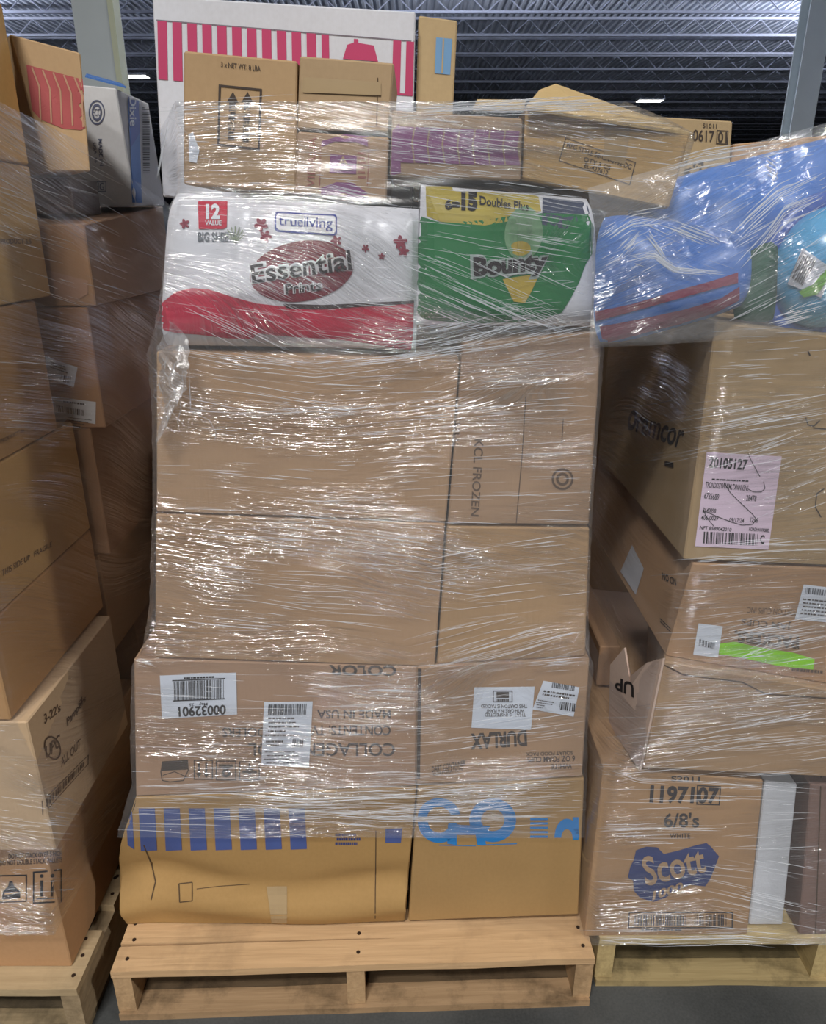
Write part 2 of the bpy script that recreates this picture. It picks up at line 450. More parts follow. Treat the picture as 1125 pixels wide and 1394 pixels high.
class Ink:
    """flat marks: shapes given as picture points, dropped onto the thing's own surface along the sight lines"""
    def __init__(s, root, off=0.0010):
        s.root = root; s.off = off; s.v = []; s.f = []
    def text(s, t, q, bold=0.015):
        v, f = text_geo(t, bold); n = len(s.v)
        s.v += [bil(q, a, b) for a, b in v]; s.f += [tuple(i + n for i in p) for p in f]; return s
    def quad(s, q, nx=1, ny=1):
        n = len(s.v)
        for j in range(ny + 1):
            for i in range(nx + 1): s.v.append(bil(q, i / nx, j / ny))
        for j in range(ny):
            for i in range(nx):
                a = n + j * (nx + 1) + i; s.f.append((a, a + nx + 1, a + nx + 2, a + 1))
        return s
    def sub(s, q, u0, v0, u1, v1):
        return s.quad([bil(q, u0, v0), bil(q, u1, v0), bil(q, u1, v1), bil(q, u0, v1)])
    def frame(s, q, wu=0.03, wv=0.03):
        s.sub(q, 0, 0, 1, wv); s.sub(q, 0, 1 - wv, 1, 1); s.sub(q, 0, 0, wu, 1); s.sub(q, 1 - wu, 0, 1, 1); return s
    def bars(s, q, n=40, seed=1):
        r = random.Random(seed); u = 0
        ws = [r.choice((1, 1, 2, 3)) for _ in range(2 * n)]; tot = sum(ws)
        for i, w in enumerate(ws):
            if i % 2 == 0: s.sub(q, u / tot, 0, (u + w) / tot, 1)
            u += w
        return s
    def lines(s, q, n=5, seed=1, h=0.5, wmin=.4):
        """rows of print too small to read: short dashes"""
        r = random.Random(seed)
        for i in range(n):
            u = r.uniform(0, .1); end = r.uniform(wmin, 1)
            while u < end:
                w = r.uniform(.03, .09); s.sub(q, u, (i + .5 - h / 2) / n, min(u + w, 1), (i + .5 + h / 2) / n); u += w + r.uniform(.012, .03)
        return s
    def poly(s, pts):
        n = len(s.v); s.v += [tuple(p) for p in pts]; s.f.append(tuple(range(n, n + len(pts)))); return s
    def disc(s, cx, cy, rx, ry, n=24, hole=0.0, rot=0.0, a0=0.0, a1=2 * math.pi):
        k = len(s.v); c, sn = math.cos(rot), math.sin(rot)
        for i in range(n + 1):
            t = lerp(a0, a1, i / n)
            for rr in (1, hole):
                x, y = math.cos(t) * rx * rr, math.sin(t) * ry * rr
                s.v.append((cx + x * c - y * sn, cy + x * sn + y * c))
        for i in range(n): s.f.append((k + 2 * i, k + 2 * i + 1, k + 2 * i + 3, k + 2 * i + 2))
        return s
    def stroke(s, pts, w):
        for a, b in zip(pts[:-1], pts[1:]):
            dx, dy = b[0] - a[0], b[1] - a[1]; l = math.hypot(dx, dy) or 1
            nx, ny = -dy / l * w / 2, dx / l * w / 2
            s.poly([(a[0] + nx, a[1] + ny), (b[0] + nx, b[1] + ny), (b[0] - nx, b[1] - ny), (a[0] - nx, a[1] - ny)])
        return s
    def done(s, name, mat, parent=None, fine=None, label=None):
        bm = bmesh.new()
        vs = [bm.verts.new((x, y, 0)) for x, y in s.v]
        for f in s.f:
            if len(set(f)) == len(f):
                try: bm.faces.new([vs[i] for i in f])
                except ValueError: pass
        bmesh.ops.triangulate(bm, faces=bm.faces[:])
        lim = fine or 28
        for _ in range(6):
            ed = [e for e in bm.edges if e.calc_length() > lim]
            if not ed: break
            bmesh.ops.subdivide_edges(bm, edges=ed, cuts=1)
            bmesh.ops.triangulate(bm, faces=[f for f in bm.faces if len(f.verts) > 3])
        bm.verts.ensure_lookup_table()
        bvh = BVHS[s.root.name]; o, pn = PLANES[s.root.name]
        pos = []; ok = []
        for v in bm.verts:
            d = ray(v.co.x, v.co.y).normalized()
            loc, nr, idx, dist = bvh.ray_cast(CAM, d)
            if loc is None:
                pos.append(Vector((0, 0, 0))); ok.append(False); continue
            if nr.dot(d) > 0: nr = -nr
            pos.append(loc + nr * s.off); ok.append(True)
        V = []; idx = {}; F = []
        for f in bm.faces:
            ids = [v.index for v in f.verts]
            if not all(ok[i] for i in ids): continue
            ps = [pos[i] for i in ids]
            if max((ps[0] - ps[1]).length, (ps[1] - ps[2]).length, (ps[2] - ps[0]).length) > 0.35: continue
            n = (ps[1] - ps[0]).cross(ps[2] - ps[0])
            if n.dot(CAM - ps[0]) < 0: ids = ids[::-1]
            g = []
            for i in ids:
                if i not in idx: idx[i] = len(V); V.append(tuple(pos[i]))
                g.append(idx[i])
            F.append(tuple(g))
        bm.free()
        if not F: return None
        p = part(name, V, F, mat, s.root, parent)
        if label: p['label'] = label
        return p
BLACK = plain('black_ink', (38, 34, 36), 0.7)
SOFT = plain('faded_black_ink', (70, 60, 54), 0.75)
BROWNINK = plain('brown_ink', (96, 76, 60), 0.75)
BLUE = plain('blue_ink', (76, 92, 148), 0.7, 0.08)
SKY = plain('sky_blue_ink', (46, 128, 196), 0.7, 0.06)
NAVY = plain('navy_ink', (60, 70, 118), 0.65, 0.08)
RED = plain('raspberry_ink', (184, 62, 102), 0.6, 0.05)
PINKRED = plain('worn_red_ink', (168, 84, 84), 0.7, 0.12)
PURPLE = plain('plum_ink', (128, 82, 120), 0.65, 0.1)
PAPER = plain('label_paper', (214, 220, 230), 0.5, 0.03)
PINKPAPER = plain('pink_label_paper', (222, 200, 216), 0.5, 0.03)
GREYPAPER = plain('grey_label_paper', (196, 192, 188), 0.55, 0.04)
TAPE = plain('packing_tape', (168, 144, 108), 0.22, 0.06, spec=0.6)
WHITEINK = plain('white_ink', (226, 228, 232), 0.55)
CREASE = plain('carton_crease', (84, 66, 48), 0.8)
def label_sheet(root, q, paper=PAPER, seed=1, kind='address', name='shipping_label', off=0.0016, tilt=None, ink=BLACK, lab=None):
    sh = Ink(root, off).quad(q, 3, 3).done(name, paper, label=lab)
    return sh

# ================================================================== STRUCTURE
def structure(o): o['kind'] = 'structure'; return o
m_floor, nt, out = newmat('concrete_floor')
p = N(nt, 'ShaderNodeBsdfPrincipled'); p.inputs['Roughness'].default_value = 0.55; p.inputs['Specular IOR Level'].default_value = 0.35
tc = N(nt, 'ShaderNodeTexCoord')
a = N(nt, 'ShaderNodeTexNoise'); a.inputs['Scale'].default_value = 3.5; a.inputs['Detail'].default_value = 8
b = N(nt, 'ShaderNodeTexNoise'); b.inputs['Scale'].default_value = 180; b.inputs['Detail'].default_value = 3
for n in (a, b): nt.links.new(tc.outputs['Object'], n.inputs['Vector'])
mm = N(nt, 'ShaderNodeMath', operation='MULTIPLY_ADD'); mm.inputs[1].default_value = 0.35; nt.links.new(b.outputs['Fac'], mm.inputs[0]); nt.links.new(a.outputs['Fac'], mm.inputs[2])
rp = N(nt, 'ShaderNodeValToRGB')
rp.color_ramp.elements[0].position = 0.45; rp.color_ramp.elements[0].color = lin((50, 52, 52))
rp.color_ramp.elements[1].position = 0.85; rp.color_ramp.elements[1].color = lin((82, 83, 82))
nt.links.new(mm.outputs[0], rp.inputs[0]); nt.links.new(rp.outputs[0], p.inputs['Base Color'])
bb = N(nt, 'ShaderNodeBump'); bb.inputs['Strength'].default_value = 0.15; nt.links.new(b.outputs['Fac'], bb.inputs['Height']); nt.links.new(bb.outputs[0], p.inputs['Normal'])
nt.links.new(p.outputs[0], out.inputs[0])
structure(mesh_obj('floor', [(-50, -40, 0), (50, -40, 0), (50, 90, 0), (-50, 90, 0)], [(0, 1, 2, 3)], m_floor))

# roof deck of ribbed steel, ribs running away from the aisle
STEEL = plain('roof_steel', (196, 202, 216), 0.5, 0.12, 0.4, spec=0.4)
JOISTM = plain('joist_steel', (118, 122, 136), 0.55, 0.1, 1.0)
ZC = 8.7
v, f = [], []
x = -50.0
prof = []
while x < 50:
    prof += [(x, 0), (x + .09, 0), (x + .13, .09), (x + .21, .09)]
    x += .25
for (px_, dz_) in prof:
    v.append((px_, -40, ZC + dz_)); v.append((px_, 90, ZC + dz_))
for i in range(len(prof) - 1):
    f.append((2 * i, 2 * i + 1, 2 * i + 3, 2 * i + 2))
roof = structure(mesh_obj('ceiling', v, f, STEEL))
jm = MB()
jm.box(-48, 48, -.05, .05, .5, .58); jm.box(-48, 48, -.045, .045, -.02, .06)
xx = -48.0
while xx < 48:
    jm.tube([(xx, 0, .02), (xx + .6, 0, .52)], .022, 4); jm.tube([(xx + .6, 0, .52), (xx + 1.2, 0, .02)], .022, 4)
    xx += 1.2
jo = None
for i in range(19):
    yy = 16 + i * 3.1
    if jo is None:
        jo = mesh_obj('joist', jm.v, jm.f, JOISTM); o = jo
    else:
        o = jo.copy(); COL.objects.link(o)
    o.location = (0, yy, ZC - .6); o.parent = roof
gm = MB(); gm.box(-.13, .13, 0, 74, 0, .03); gm.box(-.13, .13, 0, 74, .62, .65); gm.box(-.015, .015, 0, 74, .03, .62)
go = None
for gx in (-33, 33):
    if go is None: go = mesh_obj('girder', gm.v, gm.f, JOISTM); o = go
    else: o = go.copy(); COL.objects.link(o)
    o.location = (gx, 15, ZC - 1.26); o.parent = roof
bm_ = MB()
for yy in range(0, 57, 1):
    pass
structure(mesh_obj('wall_back', *box_geo(-50, 50, 86, 86.3, 0, 9.5), plain('dark_cladding', (58, 60, 70), .7)))

def column(name, quadtop, Y, w, strip):
    pt = PY(quadtop[0], quadtop[1], Y)
    root = thing(name, 'x', 'column', (pt.x, Y, 0))
    root['kind'] = 'structure'
    del root['category']; del root['label']
    mb = MB().box(pt.x - w / 2, pt.x + w / 2, Y, Y + w * .1, 0, ZC); mb.box(pt.x - w / 2, pt.x + w / 2, Y + w * .9, Y + w, 0, ZC)
    mb.box(pt.x - w * .05, pt.x + w * .05, Y + w * .1, Y + w * .9, 0, ZC)
    part('flange', mb.v, mb.f, plain('column_paint', (222, 230, 232), .6, .06, 3), root)
    if strip:
        mb = MB().box(pt.x + w / 2, pt.x + w / 2 + w * .16, Y - .01, Y + w * .5, 0, ZC)
        part('edge_guard', mb.v, mb.f, plain('edge_guard_paint', (224, 228, 200), .6), root)
    return root
column('trim_1', (129, 60), 8.0, .33, True)
column('trim_2', (1103, 110), 15.0, .40, False)

# hanging lamps of the hall
HOUS = plain('lamp_housing', (206, 208, 212), .5)
GLOW = emit_mat('lamp_lens', (255, 252, 244), 9.0)
def lamp(x, y, power, label, up=0):
    root = thing('ceiling_lamp', label, 'lamp', (x, y, LAMP_Z), 'hall ceiling lamps')
    mb = MB().box(x - .62, x + .62, y - .32, y + .32, LAMP_Z + .02, LAMP_Z + .10)
    part('housing', mb.v, mb.f, HOUS, root)
    mb = MB().box(x - .58, x + .58, y - .28, y + .28, LAMP_Z, LAMP_Z + .02)
    part('lens', mb.v, mb.f, GLOW, root)
    for sx in (-.5, .5):
        mb = MB().tube([(x + sx, y, LAMP_Z + .1), (x + sx, y, ZC + .02)], .008, 4)
        part('hanger', mb.v, mb.f, JOISTM, root)
    if power:
        ld = bpy.data.lights.new('lamp_light', 'AREA'); ld.shape = 'RECTANGLE'; ld.size = 1.2; ld.size_y = .6; ld.energy = power
        ld.color = (1.0, 0.985, 0.965)
        lo = bpy.data.objects.new('lamp_light', ld); COL.objects.link(lo); lo.parent = root; lo.location = (0, 0, -.02)
    if up:  # upward lens and light, added to brighten the roof
        mb = MB().box(x - .55, x + .55, y - .25, y + .25, LAMP_Z + .10, LAMP_Z + .112)
        part('top_lens', mb.v, mb.f, GLOW, root)
        ld = bpy.data.lights.new('roof_fill_light', 'AREA'); ld.shape = 'RECTANGLE'; ld.size = 1.1; ld.size_y = .5; ld.energy = up; ld.color = (.86, .9, 1.0)
        lo = bpy.data.objects.new('roof_fill_light', ld); COL.objects.link(lo); lo.parent = root; lo.location = (0, 0, .13); lo.rotation_euler = (math.pi, 0, 0)
for x, y, pw, where in LIGHT_SPOTS:
    lamp(x, y, pw, 'flat white lamp hung from the roof ' + where, (12.0 if x < 0 else 26.0 if x > 5 else 13.0) * pw if y > 15 else 0)
for (qx, qy, nm) in ((181, 105, 'small flat white lamp on the far roof left of the striped white carton'),
                     (885, 138, 'small flat white lamp on the far roof above the tan cartons at right')):
    d = PZ(qx, qy, LAMP_Z); lamp(d.x, d.y, 300, nm)

# ================================================================== PALLETS
def wonky_board(x0, x1, y0, y1, z0, z1, seed, n=14, amp=.003):
    """a sawn board along x with slightly uneven edges"""
    V, F = [], []
    for i in range(n + 1):
        t = i / n; x = lerp(x0, x1, t)
        a = amp * noise.noise(Vector((x * 5, seed, 0))); b_ = amp * noise.noise(Vector((x * 5, seed, 9)))
        h = amp * .7 * noise.noise(Vector((x * 3, seed, 5)))
        V += [(x, y0 + a, z0), (x, y1 + b_, z0), (x, y1 + b_, z1 + h), (x, y0 + a, z1 + h)]
    for i in range(n):
        k = 4 * i
        for e in range(4): F.append((k + e, k + (e + 1) % 4, k + 4 + (e + 1) % 4, k + 4 + e))
    F.append((0, 1, 2, 3)[::-1]); F.append((4 * n, 4 * n + 1, 4 * n + 2, 4 * n + 3))
    return V, [q[::-1] for q in F]
def pallet(label, loc, yaw, w, wood, split=False, seed=0, depth=1.2, mid=None, h=.142):
    root = thing('wooden_pallet', label, 'pallet', loc)
    root.rotation_euler = (0, 0, yaw)
    BASES[root.name] = Vector((0, 0, 0))
    wc = wood_mat(tuple(int(c * .82) for c in wood), 'pallet_stained_shaded_%d' % seed, .88, 0); wa = wood_mat(wood, 'pallet_wood_%d' % seed, .3, 0); wb = wood_mat(tuple(int(c * .93) for c in wood), 'pallet_wood_%d' % seed, .55, 1)  # bottom boards and stringers: stain plus darkening for shade in the fork openings
    bt = .018
    def nail(x, y, z):
        mb = MB().tube([(x, y, z - .004), (x, y, z + .0012)], .0042, 8); return mb
    # top boards
    ys = [0.0]; ybw = .13
    rows = [(0, .135), (.20, .30), (.37, .47), (.54, .64), (.71, .81), (.88, .98), (1.065, 1.2)]
    for i, (a, b_) in enumerate(rows):
        if split and i == 0:
            # lead board with a long split running in from its left end
            V, F = [], []
            n = 20; yc = .062
            top = []
            for s in (0, 1):
                for k in range(n + 1):
                    t = k / n; x = t * w
                    gap = .0035 * max(0, 1 - t / .6) ** .5 + .0012 * noise.noise(Vector((x * 20, 1, 1))) * (t < .58)
                    gap = max(gap, 0)
                    y_in = yc + .006 * noise.noise(Vector((x * 6, 2, 2))) + (gap if s else -gap)
                    y_out = (b_ if s else a) + .003 * noise.noise(Vector((x * 6, s * 7, 3)))
                    V += [(x, y_out, h - bt), (x, y_in, h - bt), (x, y_in, h), (x, y_out, h)]
            for s in (0, 1):
                o_ = s * 4 * (n + 1)
                for k in range(n):
                    q = o_ + 4 * k
                    for e in range(4):
                        fc = (q + e, q + (e + 1) % 4, q + 4 + (e + 1) % 4, q + 4 + e)
                        F.append(fc if s else fc[::-1])
                F.append((o_, o_ + 1, o_ + 2, o_ + 3)); F.append((o_ + 4 * n, o_ + 4 * n + 1, o_ + 4 * n + 2, o_ + 4 * n + 3))
            bo = part('deck_board', V, F, wa, root)
        else:
            V, F = wonky_board(0, w, a, b_, h - bt, h, seed * 10 + i)
            bo = part('deck_board', V, F, wa, root)
        if i < 2:
            for sx in (.022, w / 2 + .002, w - .022):
                for sy in (a + .03, a + .075, b_ - .02):
                    nm = nail(sx + .008 * math.sin(sy * 90), sy, h)
                    part('nail', nm.v, nm.f, plain('nail_steel', (60, 46, 38), .5, metal=.4), root, bo)
    for k, sx in enumerate((0, (mid if mid is not None else w / 2) - .019, w - .038)):
        V, F = wonky_board(sx, sx + .038, 0.004, depth, bt, h - bt, seed * 10 + 20 + k, 1, 0)
        part('stringer', V, F, wb, root)
    for i, (a, b_) in enumerate([(0, .05), (.055, .13), (.3, .4), (.55, .65), (.8, .9), (1.09, 1.2)]):
        V, F = wonky_board(.002, w - .002, a - .004, b_, 0, bt, seed * 10 + 30 + i, 14, .005)
        part('bottom_board', V, F, wc if i != 1 else wood_mat(tuple(int(c * .5) for c in wood), 'pallet_dark_shade_%d' % seed, .9, 0), root)  # second board added, stained near black for the shade inside the opening
    return root
pl = PZ(163, 1387, 0); pr = PZ(803, 1367, 0)
yaw_c = math.atan2(pr.y - pl.y, pr.x - pl.x)
pallet('split fronted pine pallet standing clear on the floor under the tall middle load', (pl.x, pl.y, 0), yaw_c, (pr - pl).length, (200, 168, 130), True, 1, h=.139)
pr2 = PZ(104, 1347, .142)
pallet('worn pine pallet at the left edge under the carton marked do not stack', (pr2.x - 1.0, pr2.y, 0), 0, 1.0, (180, 160, 128), False, 2)
PRY = PZ(950, 1340, 0).y
pallet('pale pine pallet under the blue splash logo carton at right', (.405, PRY, 0), 0, .97, (200, 180, 132), False, 3, mid=.5)

# ================================================================== MIDDLE LOAD
FY = PZ(360, 1257, .143).y
KR = (178, 142, 104)       # plain kraft
KW = (174, 136, 82)        # warm kraft
# --- crushed carton with the blue bars
def crush(p, a, b, c):
    p = p.copy()
    p.x -= .030 * math.sin(math.pi * min(1, c * 1.05)) * (1 - a) ** 3
    k = math.exp(-(((a - .10) / .13) ** 2 + ((c - .40) / .28) ** 2)) * (1 - b) ** 4
    p.y += .026 * k
    k2 = math.exp(-((c - .14 - .04 * math.sin(a * 7)) / .09) ** 2) * (1 - b) ** 4
    p.y -= .020 * k2
    k3 = math.exp(-((c - .33 - .05 * math.sin(a * 6 + 1)) / .07) ** 2) * (1 - b) ** 4 * (.35 + .65 * math.sin(a * 5.2 + .4) ** 2)
    p.y += .014 * k3
    return p
c1 = carton('crushed brown carton with a row of blue bars, bottom layer of the middle load', [(184, 1086), (567, 1072), (551, 1254), (172, 1259)], FY, .8, KW, warp=crush, res=.02, amp=.004)
ink = Ink(c1)
for i in range(7):
    x0 = 189 + i * 34
    ink = Ink(c1)
    ink.quad([(x0, 1100 + 0), (x0 + 22, 1100), (x0 + 25, 1157 - i * .3), (x0 + 3, 1158 - i * .3)], 2, 3)
    ink.done('printed_stripe', BLUE, fine=12)
Ink(c1).quad([(172, 1106), (180, 1104), (183, 1156), (174, 1150)], 1, 3).done('printed_stripe', BLUE, fine=8)
Ink(c1).quad([(525, 1128), (548, 1127), (546, 1147), (525, 1147)]).done('printed_stripe', BLUE, fine=12)
Ink(c1).lines(rect(456, 1133, 492, 1151), 3, 4, .6, .8).done('printed_lettering', NAVY, fine=12)
Ink(c1, .0015).quad([(363, 1206), (391, 1206), (391, 1256), (370, 1256)], 2, 4).done('tape_strip', TAPE, fine=10)
for st, wd in (([(196, 1150), (207, 1178), (212, 1200), (206, 1225)], 1.6), ([(244, 1203), (262, 1201), (262, 1226), (245, 1228), (244, 1203)], 1.5), ([(512, 1130), (511, 1250)], 1.2), ([(268, 1210), (300, 1206), (340, 1203)], 1.0)):
    Ink(c1, .0012).stroke(st, wd).done('crease', CREASE, fine=8)
# --- carton with the sky-blue letters
c2 = carton('brown carton with sky blue curved letters, bottom layer beside the crushed carton', [(569, 1072), (796, 1060), (788, 1245), (556, 1254)], FY, .8, (172, 136, 86), res=.03, amp=.003)
ink = Ink(c2)
ink.disc(598, 1118, 29, 29, 20, .52, 0, .15, math.pi * 1.0)
ink.disc(598, 1112, 29, 26, 20, .55, 0, math.pi, math.pi * 1.95)
ink.disc(671, 1116, 32, 30, 24, .5)
ink.quad([(611, 1120), (622, 1120), (622, 1150), (609, 1148)], 1, 2); ink.quad([(610, 1122), (668, 1124), (660, 1136), (610, 1136)], 3, 1)
ink.quad([(645, 1120), (657, 1120), (662, 1150), (650, 1150)], 1, 2)
ink.disc(772, 1140, 17, 26, 18, .45, 0, math.pi, math.pi * 2); ink.quad([(780, 1112), (788, 1112), (788, 1143), (780, 1143)], 1, 2)
for k in range(5): ink.quad(rect(722, 1113 + k * 6, 746, 1116 + k * 6))
ink.stroke([(655, 1150), (704, 1148)], 1.2).stroke([(598, 1150), (648, 1151)], 1)
ink.done('printed_lettering', SKY, fine=10)
# --- upside-down cooler carton
c3 = carton('brown carton printed upside down, white 00032901 barcode label at its left end', [(182, 897), (568, 908), (566, 1070), (185, 1084)], FY, .8, (172, 136, 106))
sh = label_sheet(c3, [(218, 919), (322, 915), (323, 972), (221, 978)], lab='white barcode label reading 00032901 upside down')
Ink(c3, .0024).bars([(237, 927), (306, 924), (306, 950), (238, 954)], 42, 5).quad([(235, 925), (307, 922), (307, 923.5), (235, 926.5)]).quad([(236, 952.5), (307, 949.5), (307, 951), (236, 954)]).done('barcode_print', BLACK, sh)
Ink(c3, .0024).text('00032901', rot180([(243, 961), (308, 958), (308, 972), (244, 975)]), .03).text('May - 25', rot180([(258, 955.5), (283, 954.5), (283, 959.5), (258, 960.5)])).lines([(250, 921), (295, 919), (295, 922), (250, 924)], 1, 3, .8, .9).done('label_lettering', BLACK, sh)
sh = label_sheet(c3, [(360, 955), (426, 954), (421, 1044), (356, 1041)], lab='tall white shipping label')
Ink(c3, .0024).bars([(366, 958), (419, 957), (418, 972), (365, 973)], 40, 7).bars([(399, 1005), (414, 1005), (413, 1016), (398, 1016)], 12, 9).done('barcode_print', BLACK, sh)
Ink(c3, .0024).lines([(363, 974), (420, 974), (416, 1003), (360, 1003)], 5, 11, .35, .3).lines([(362, 1006), (394, 1006), (393, 1016), (361, 1016)], 2, 3, .5, .5).lines([(360, 1020), (415, 1020), (414, 1040), (358, 1040)], 4, 13, .3, .3).done('label_lettering', SOFT, sh)
ink = Ink(c3)
ink.text('COOLERS', rot180(rect(303, 990, 375, 1003)), .02).text('CONTENTS: TV', rot180(rect(424, 987, 532, 1001)), .02)
ink.text('COLLAGEN TOOL', rot180(rect(338, 1011, 538, 1029, 0)), .02)
ink.text('MADE IN USA', rot180(rect(432, 966, 532, 978)), .02).text('COLOR', rot180([(448, 905), (540, 906), (540, 920), (448, 919)]), .03)
ink.frame(rect(264, 1034, 290, 1061), .05, .05).frame(rect(294, 1035, 322, 1062), .05, .05).frame(rect(326, 1036, 354, 1062), .05, .05)
for xx in (271, 281):
    ink.stroke([(xx, 1038), (xx, 1053)], 3).poly([(xx - 4, 1052), (xx + 4, 1052), (xx, 1059)])
ink.disc(308, 1052, 6, 6, 14, .4).stroke([(298, 1042), (317, 1042)], 4).stroke([(303, 1045), (313, 1045)], 3)
ink.stroke([(330, 1050), (350, 1050)], 3).poly([(334, 1046), (346, 1046), (340, 1056)]).stroke([(340, 1038), (340, 1048)], 2)
ink.poly([(221, 1036), (256, 1034), (257, 1047), (219, 1049)]).stroke([(219, 1049), (221, 1062), (232, 1064), (250, 1062), (257, 1047)], 1.2).stroke([(222, 1055), (238, 1050), (256, 1058)], 1)
ink.done('printed_lettering', SOFT)
# --- foam cup carton
c4 = carton('brown foam cup carton with two white labels on its upper right', [(568, 908), (803, 896), (793, 1057), (567, 1068)], FY, .8, (174, 138, 104))
sh = label_sheet(c4, [(646, 935), (728, 934), (723, 993), (642, 990)], lab='white packing slip pouch')
Ink(c4, .0024).frame(rect(671, 939, 698, 955), .05, .08).quad(rect(676, 941, 693, 949)).lines(rect(676, 950, 694, 954), 1, 3, .8, .9).text('THIS CARTON IS PACKED', rot180(rect(655, 958, 718, 963))).text('WITH CARE IN A PLANT', rot180(rect(662, 964.5, 714, 969))).text('THAT IS INSPECTED', rot180(rect(660, 970, 716, 974.5))).done('label_lettering', SOFT, sh)
sh = label_sheet(c4, [(740, 926), (789, 935), (781, 975), (725, 965)], lab='small white address label')
Ink(c4, .0024).bars([(752, 928), (783, 933), (782, 940), (751, 935)], 24, 3).bars([(763, 954), (784, 957), (783, 968), (761, 965)], 10, 8).done('barcode_print', BLACK, sh)
Ink(c4, .0024).lines([(738, 937), (784, 944), (782, 953), (735, 946)], 2, 5, .5, .8).lines([(731, 950), (755, 954), (752, 966), (728, 963)], 4, 6, .4, .4).done('label_lettering', SOFT, sh)
ink = Ink(c4)
ink.quad([(553.5 + 16, 910), (574, 910), (572, 1060), (568, 1060)], 1, 3)
ink.text('DURLAX', rot180([(641, 998), (717, 993), (718, 1015), (641, 1020)]), .04)
ink.text('SQUAT FOOD PACK', rot180([(716, 1023), (780, 1021), (780, 1027), (716, 1029)])).text('6 OZ FOAM CUPS', rot180([(718, 1030), (783, 1028), (783, 1036), (718, 1038)]), .02).text('WHITE', rot180([(750, 1040), (779, 1039), (779, 1046), (750, 1047)]))
ink.text('DART CONTAINER', [(588, 1043), (634, 1034), (634, 1042), (588, 1051)], .02).text('CORPORATION', [(590, 1051), (630, 1043), (630, 1049), (590, 1056)])
ink.done('printed_lettering', SOFT)
# --- plain big cartons
c5 = carton('large plain brown carton, lower left of the two stacked blank ones', [(212, 700), (606, 713), (592, 908), (211, 895)], FY, .42, KR, res=.03)
c6 = carton('plain brown carton right of the lower blank carton in the middle load', [(609, 717), (803, 719), (797, 893), (595, 904)], FY + .004, .8, (180, 144, 100))
c7 = carton('large plain brown carton under the white paper towel pack', [(213, 478), (626, 491), (607, 711), (213, 697)], FY, .8, (176, 140, 104), res=.03)
c8 = carton('brown carton with sideways lettering under the green towel pack', [(630, 468), (820, 452), (802, 715), (610, 713)], FY + .004, .8, (172, 138, 106))
ink = Ink(c8)
ink.text('KCL FROZEN', [(659, 598), (652, 703), (641, 702), (646, 597)], .015).text('NATURAL', [(629, 548), (624, 610), (619, 608), (621, 548)], .02)
ink.stroke([(716, 540), (711, 620), (703, 712)], 1.3).stroke([(767, 570), (765, 603)], 1.3)
ink.disc(766, 652, 15, 15, 20, .8).disc(766, 652, 9, 9, 16, .6)
ink.done('printed_lettering', BROWNINK)
# pushed-out carton behind the lower blank one
q = [PY(190, 790, FY + .46), PY(560, 790, FY + .46), PY(560, 880, FY + .46), PY(172, 880, FY + .46)]
zt, zb_ = c5 and PY(212, 705, FY).z, PY(212, 897, FY).z
carton('dim brown carton edge showing behind the lower blank carton', None, None, .34, (150, 118, 92), pts=[(max(-.60, q[0].x), q[0].y, zt - .03), (q[1].x, q[0].y, zt - .03), (q[1].x, q[0].y, zb_), (max(-.63, q[3].x), q[0].y, zb_)])

# --- paper towel packs (soft shrink packs, rolls show through as bulges)
def pack(label, quad, Y, depth, mat, splits, amp, right_bulge=0.0, left_bulge=0.0, soft=.02):
    fr = [PY(x, y, Y) for x, y in quad]; bk = [p + Vector((0, depth, 0)) for p in fr]
    c8 = corners(fr, bk)
    root = thing('paper_towel_pack', label, 'paper towels', (fr[2] + fr[3]) / 2)
    sp = [0] + list(splits) + [1]
    def warp(p, a, b, c):
        p = p.copy()
        rz = 1 - abs(2 * c - 1) ** 6; rx = 1 - abs(2 * a - 1) ** 14
        # front rounds over at its rims
        p.y += soft * (1 - rz * rx) * (1 - b) ** 3
        for s0, s1 in zip(sp[:-1], sp[1:]):
            if s0 <= a <= s1:
                t = (a - s0) / (s1 - s0); p.y -= amp * math.sqrt(max(0, 1 - (2 * t - 1) ** 2)) * rz * (1 - b) ** 3
        p.x += right_bulge * a ** 4 * rz - left_bulge * (1 - a) ** 4 * rz
        return p
    SEED[0] += 1
    V, F = hexa(c8, seed=SEED[0], amp=.002, res=.012, ch=.001, warp=warp)
    BVHS[root.name] = BVHTree.FromPolygons([Vector(v) for v in V], F)
    PLANES[root.name] = (fr[3], Vector((0, -1, 0)))
    part('shrink_pack', V, F, mat, root, smooth=True)
    return root
WHITEPACK = plain('white_poly_pack', (222, 222, 226), .32, .03, 8, spec=.5, bump=.15, bscale=25)
t1 = pack('white paper towel pack with a dark red oval logo and red wavy band', [(236, 262), (571, 284), (567, 478), (222, 472)], FY, .55, WHITEPACK, (.31, .53, .78), .016, left_bulge=.012)
Ink(t1, .0012).poly([(213, 440), (222, 412), (240, 397), (262, 392), (285, 394), (320, 405), (350, 413), (385, 417), (430, 417), (480, 415), (530, 413), (563, 411.5), (562, 452), (560, 475), (540, 474), (500, 467), (455, 462), (400, 460), (352, 453), (344, 461), (310, 460), (270, 455), (240, 453), (225, 449)]).done('red_band_print', plain('red_print', (196, 34, 68), .4, .05), fine=7)
Ink(t1, .0022).poly([(385, 413), (440, 415), (500, 412), (562, 409), (563, 413), (500, 417), (430, 421), (390, 419)]).done('dark_line', plain('dark_print', (58, 40, 40), .5), fine=10)
Ink(t1, .0018).poly([(345, 461), (352, 453), (400, 458), (455, 461), (500, 466), (540, 473), (500, 472), (455, 469), (400, 466), (350, 464)]).done('pale_swoosh', plain('pale_print', (216, 200, 204), .5), fine=10)
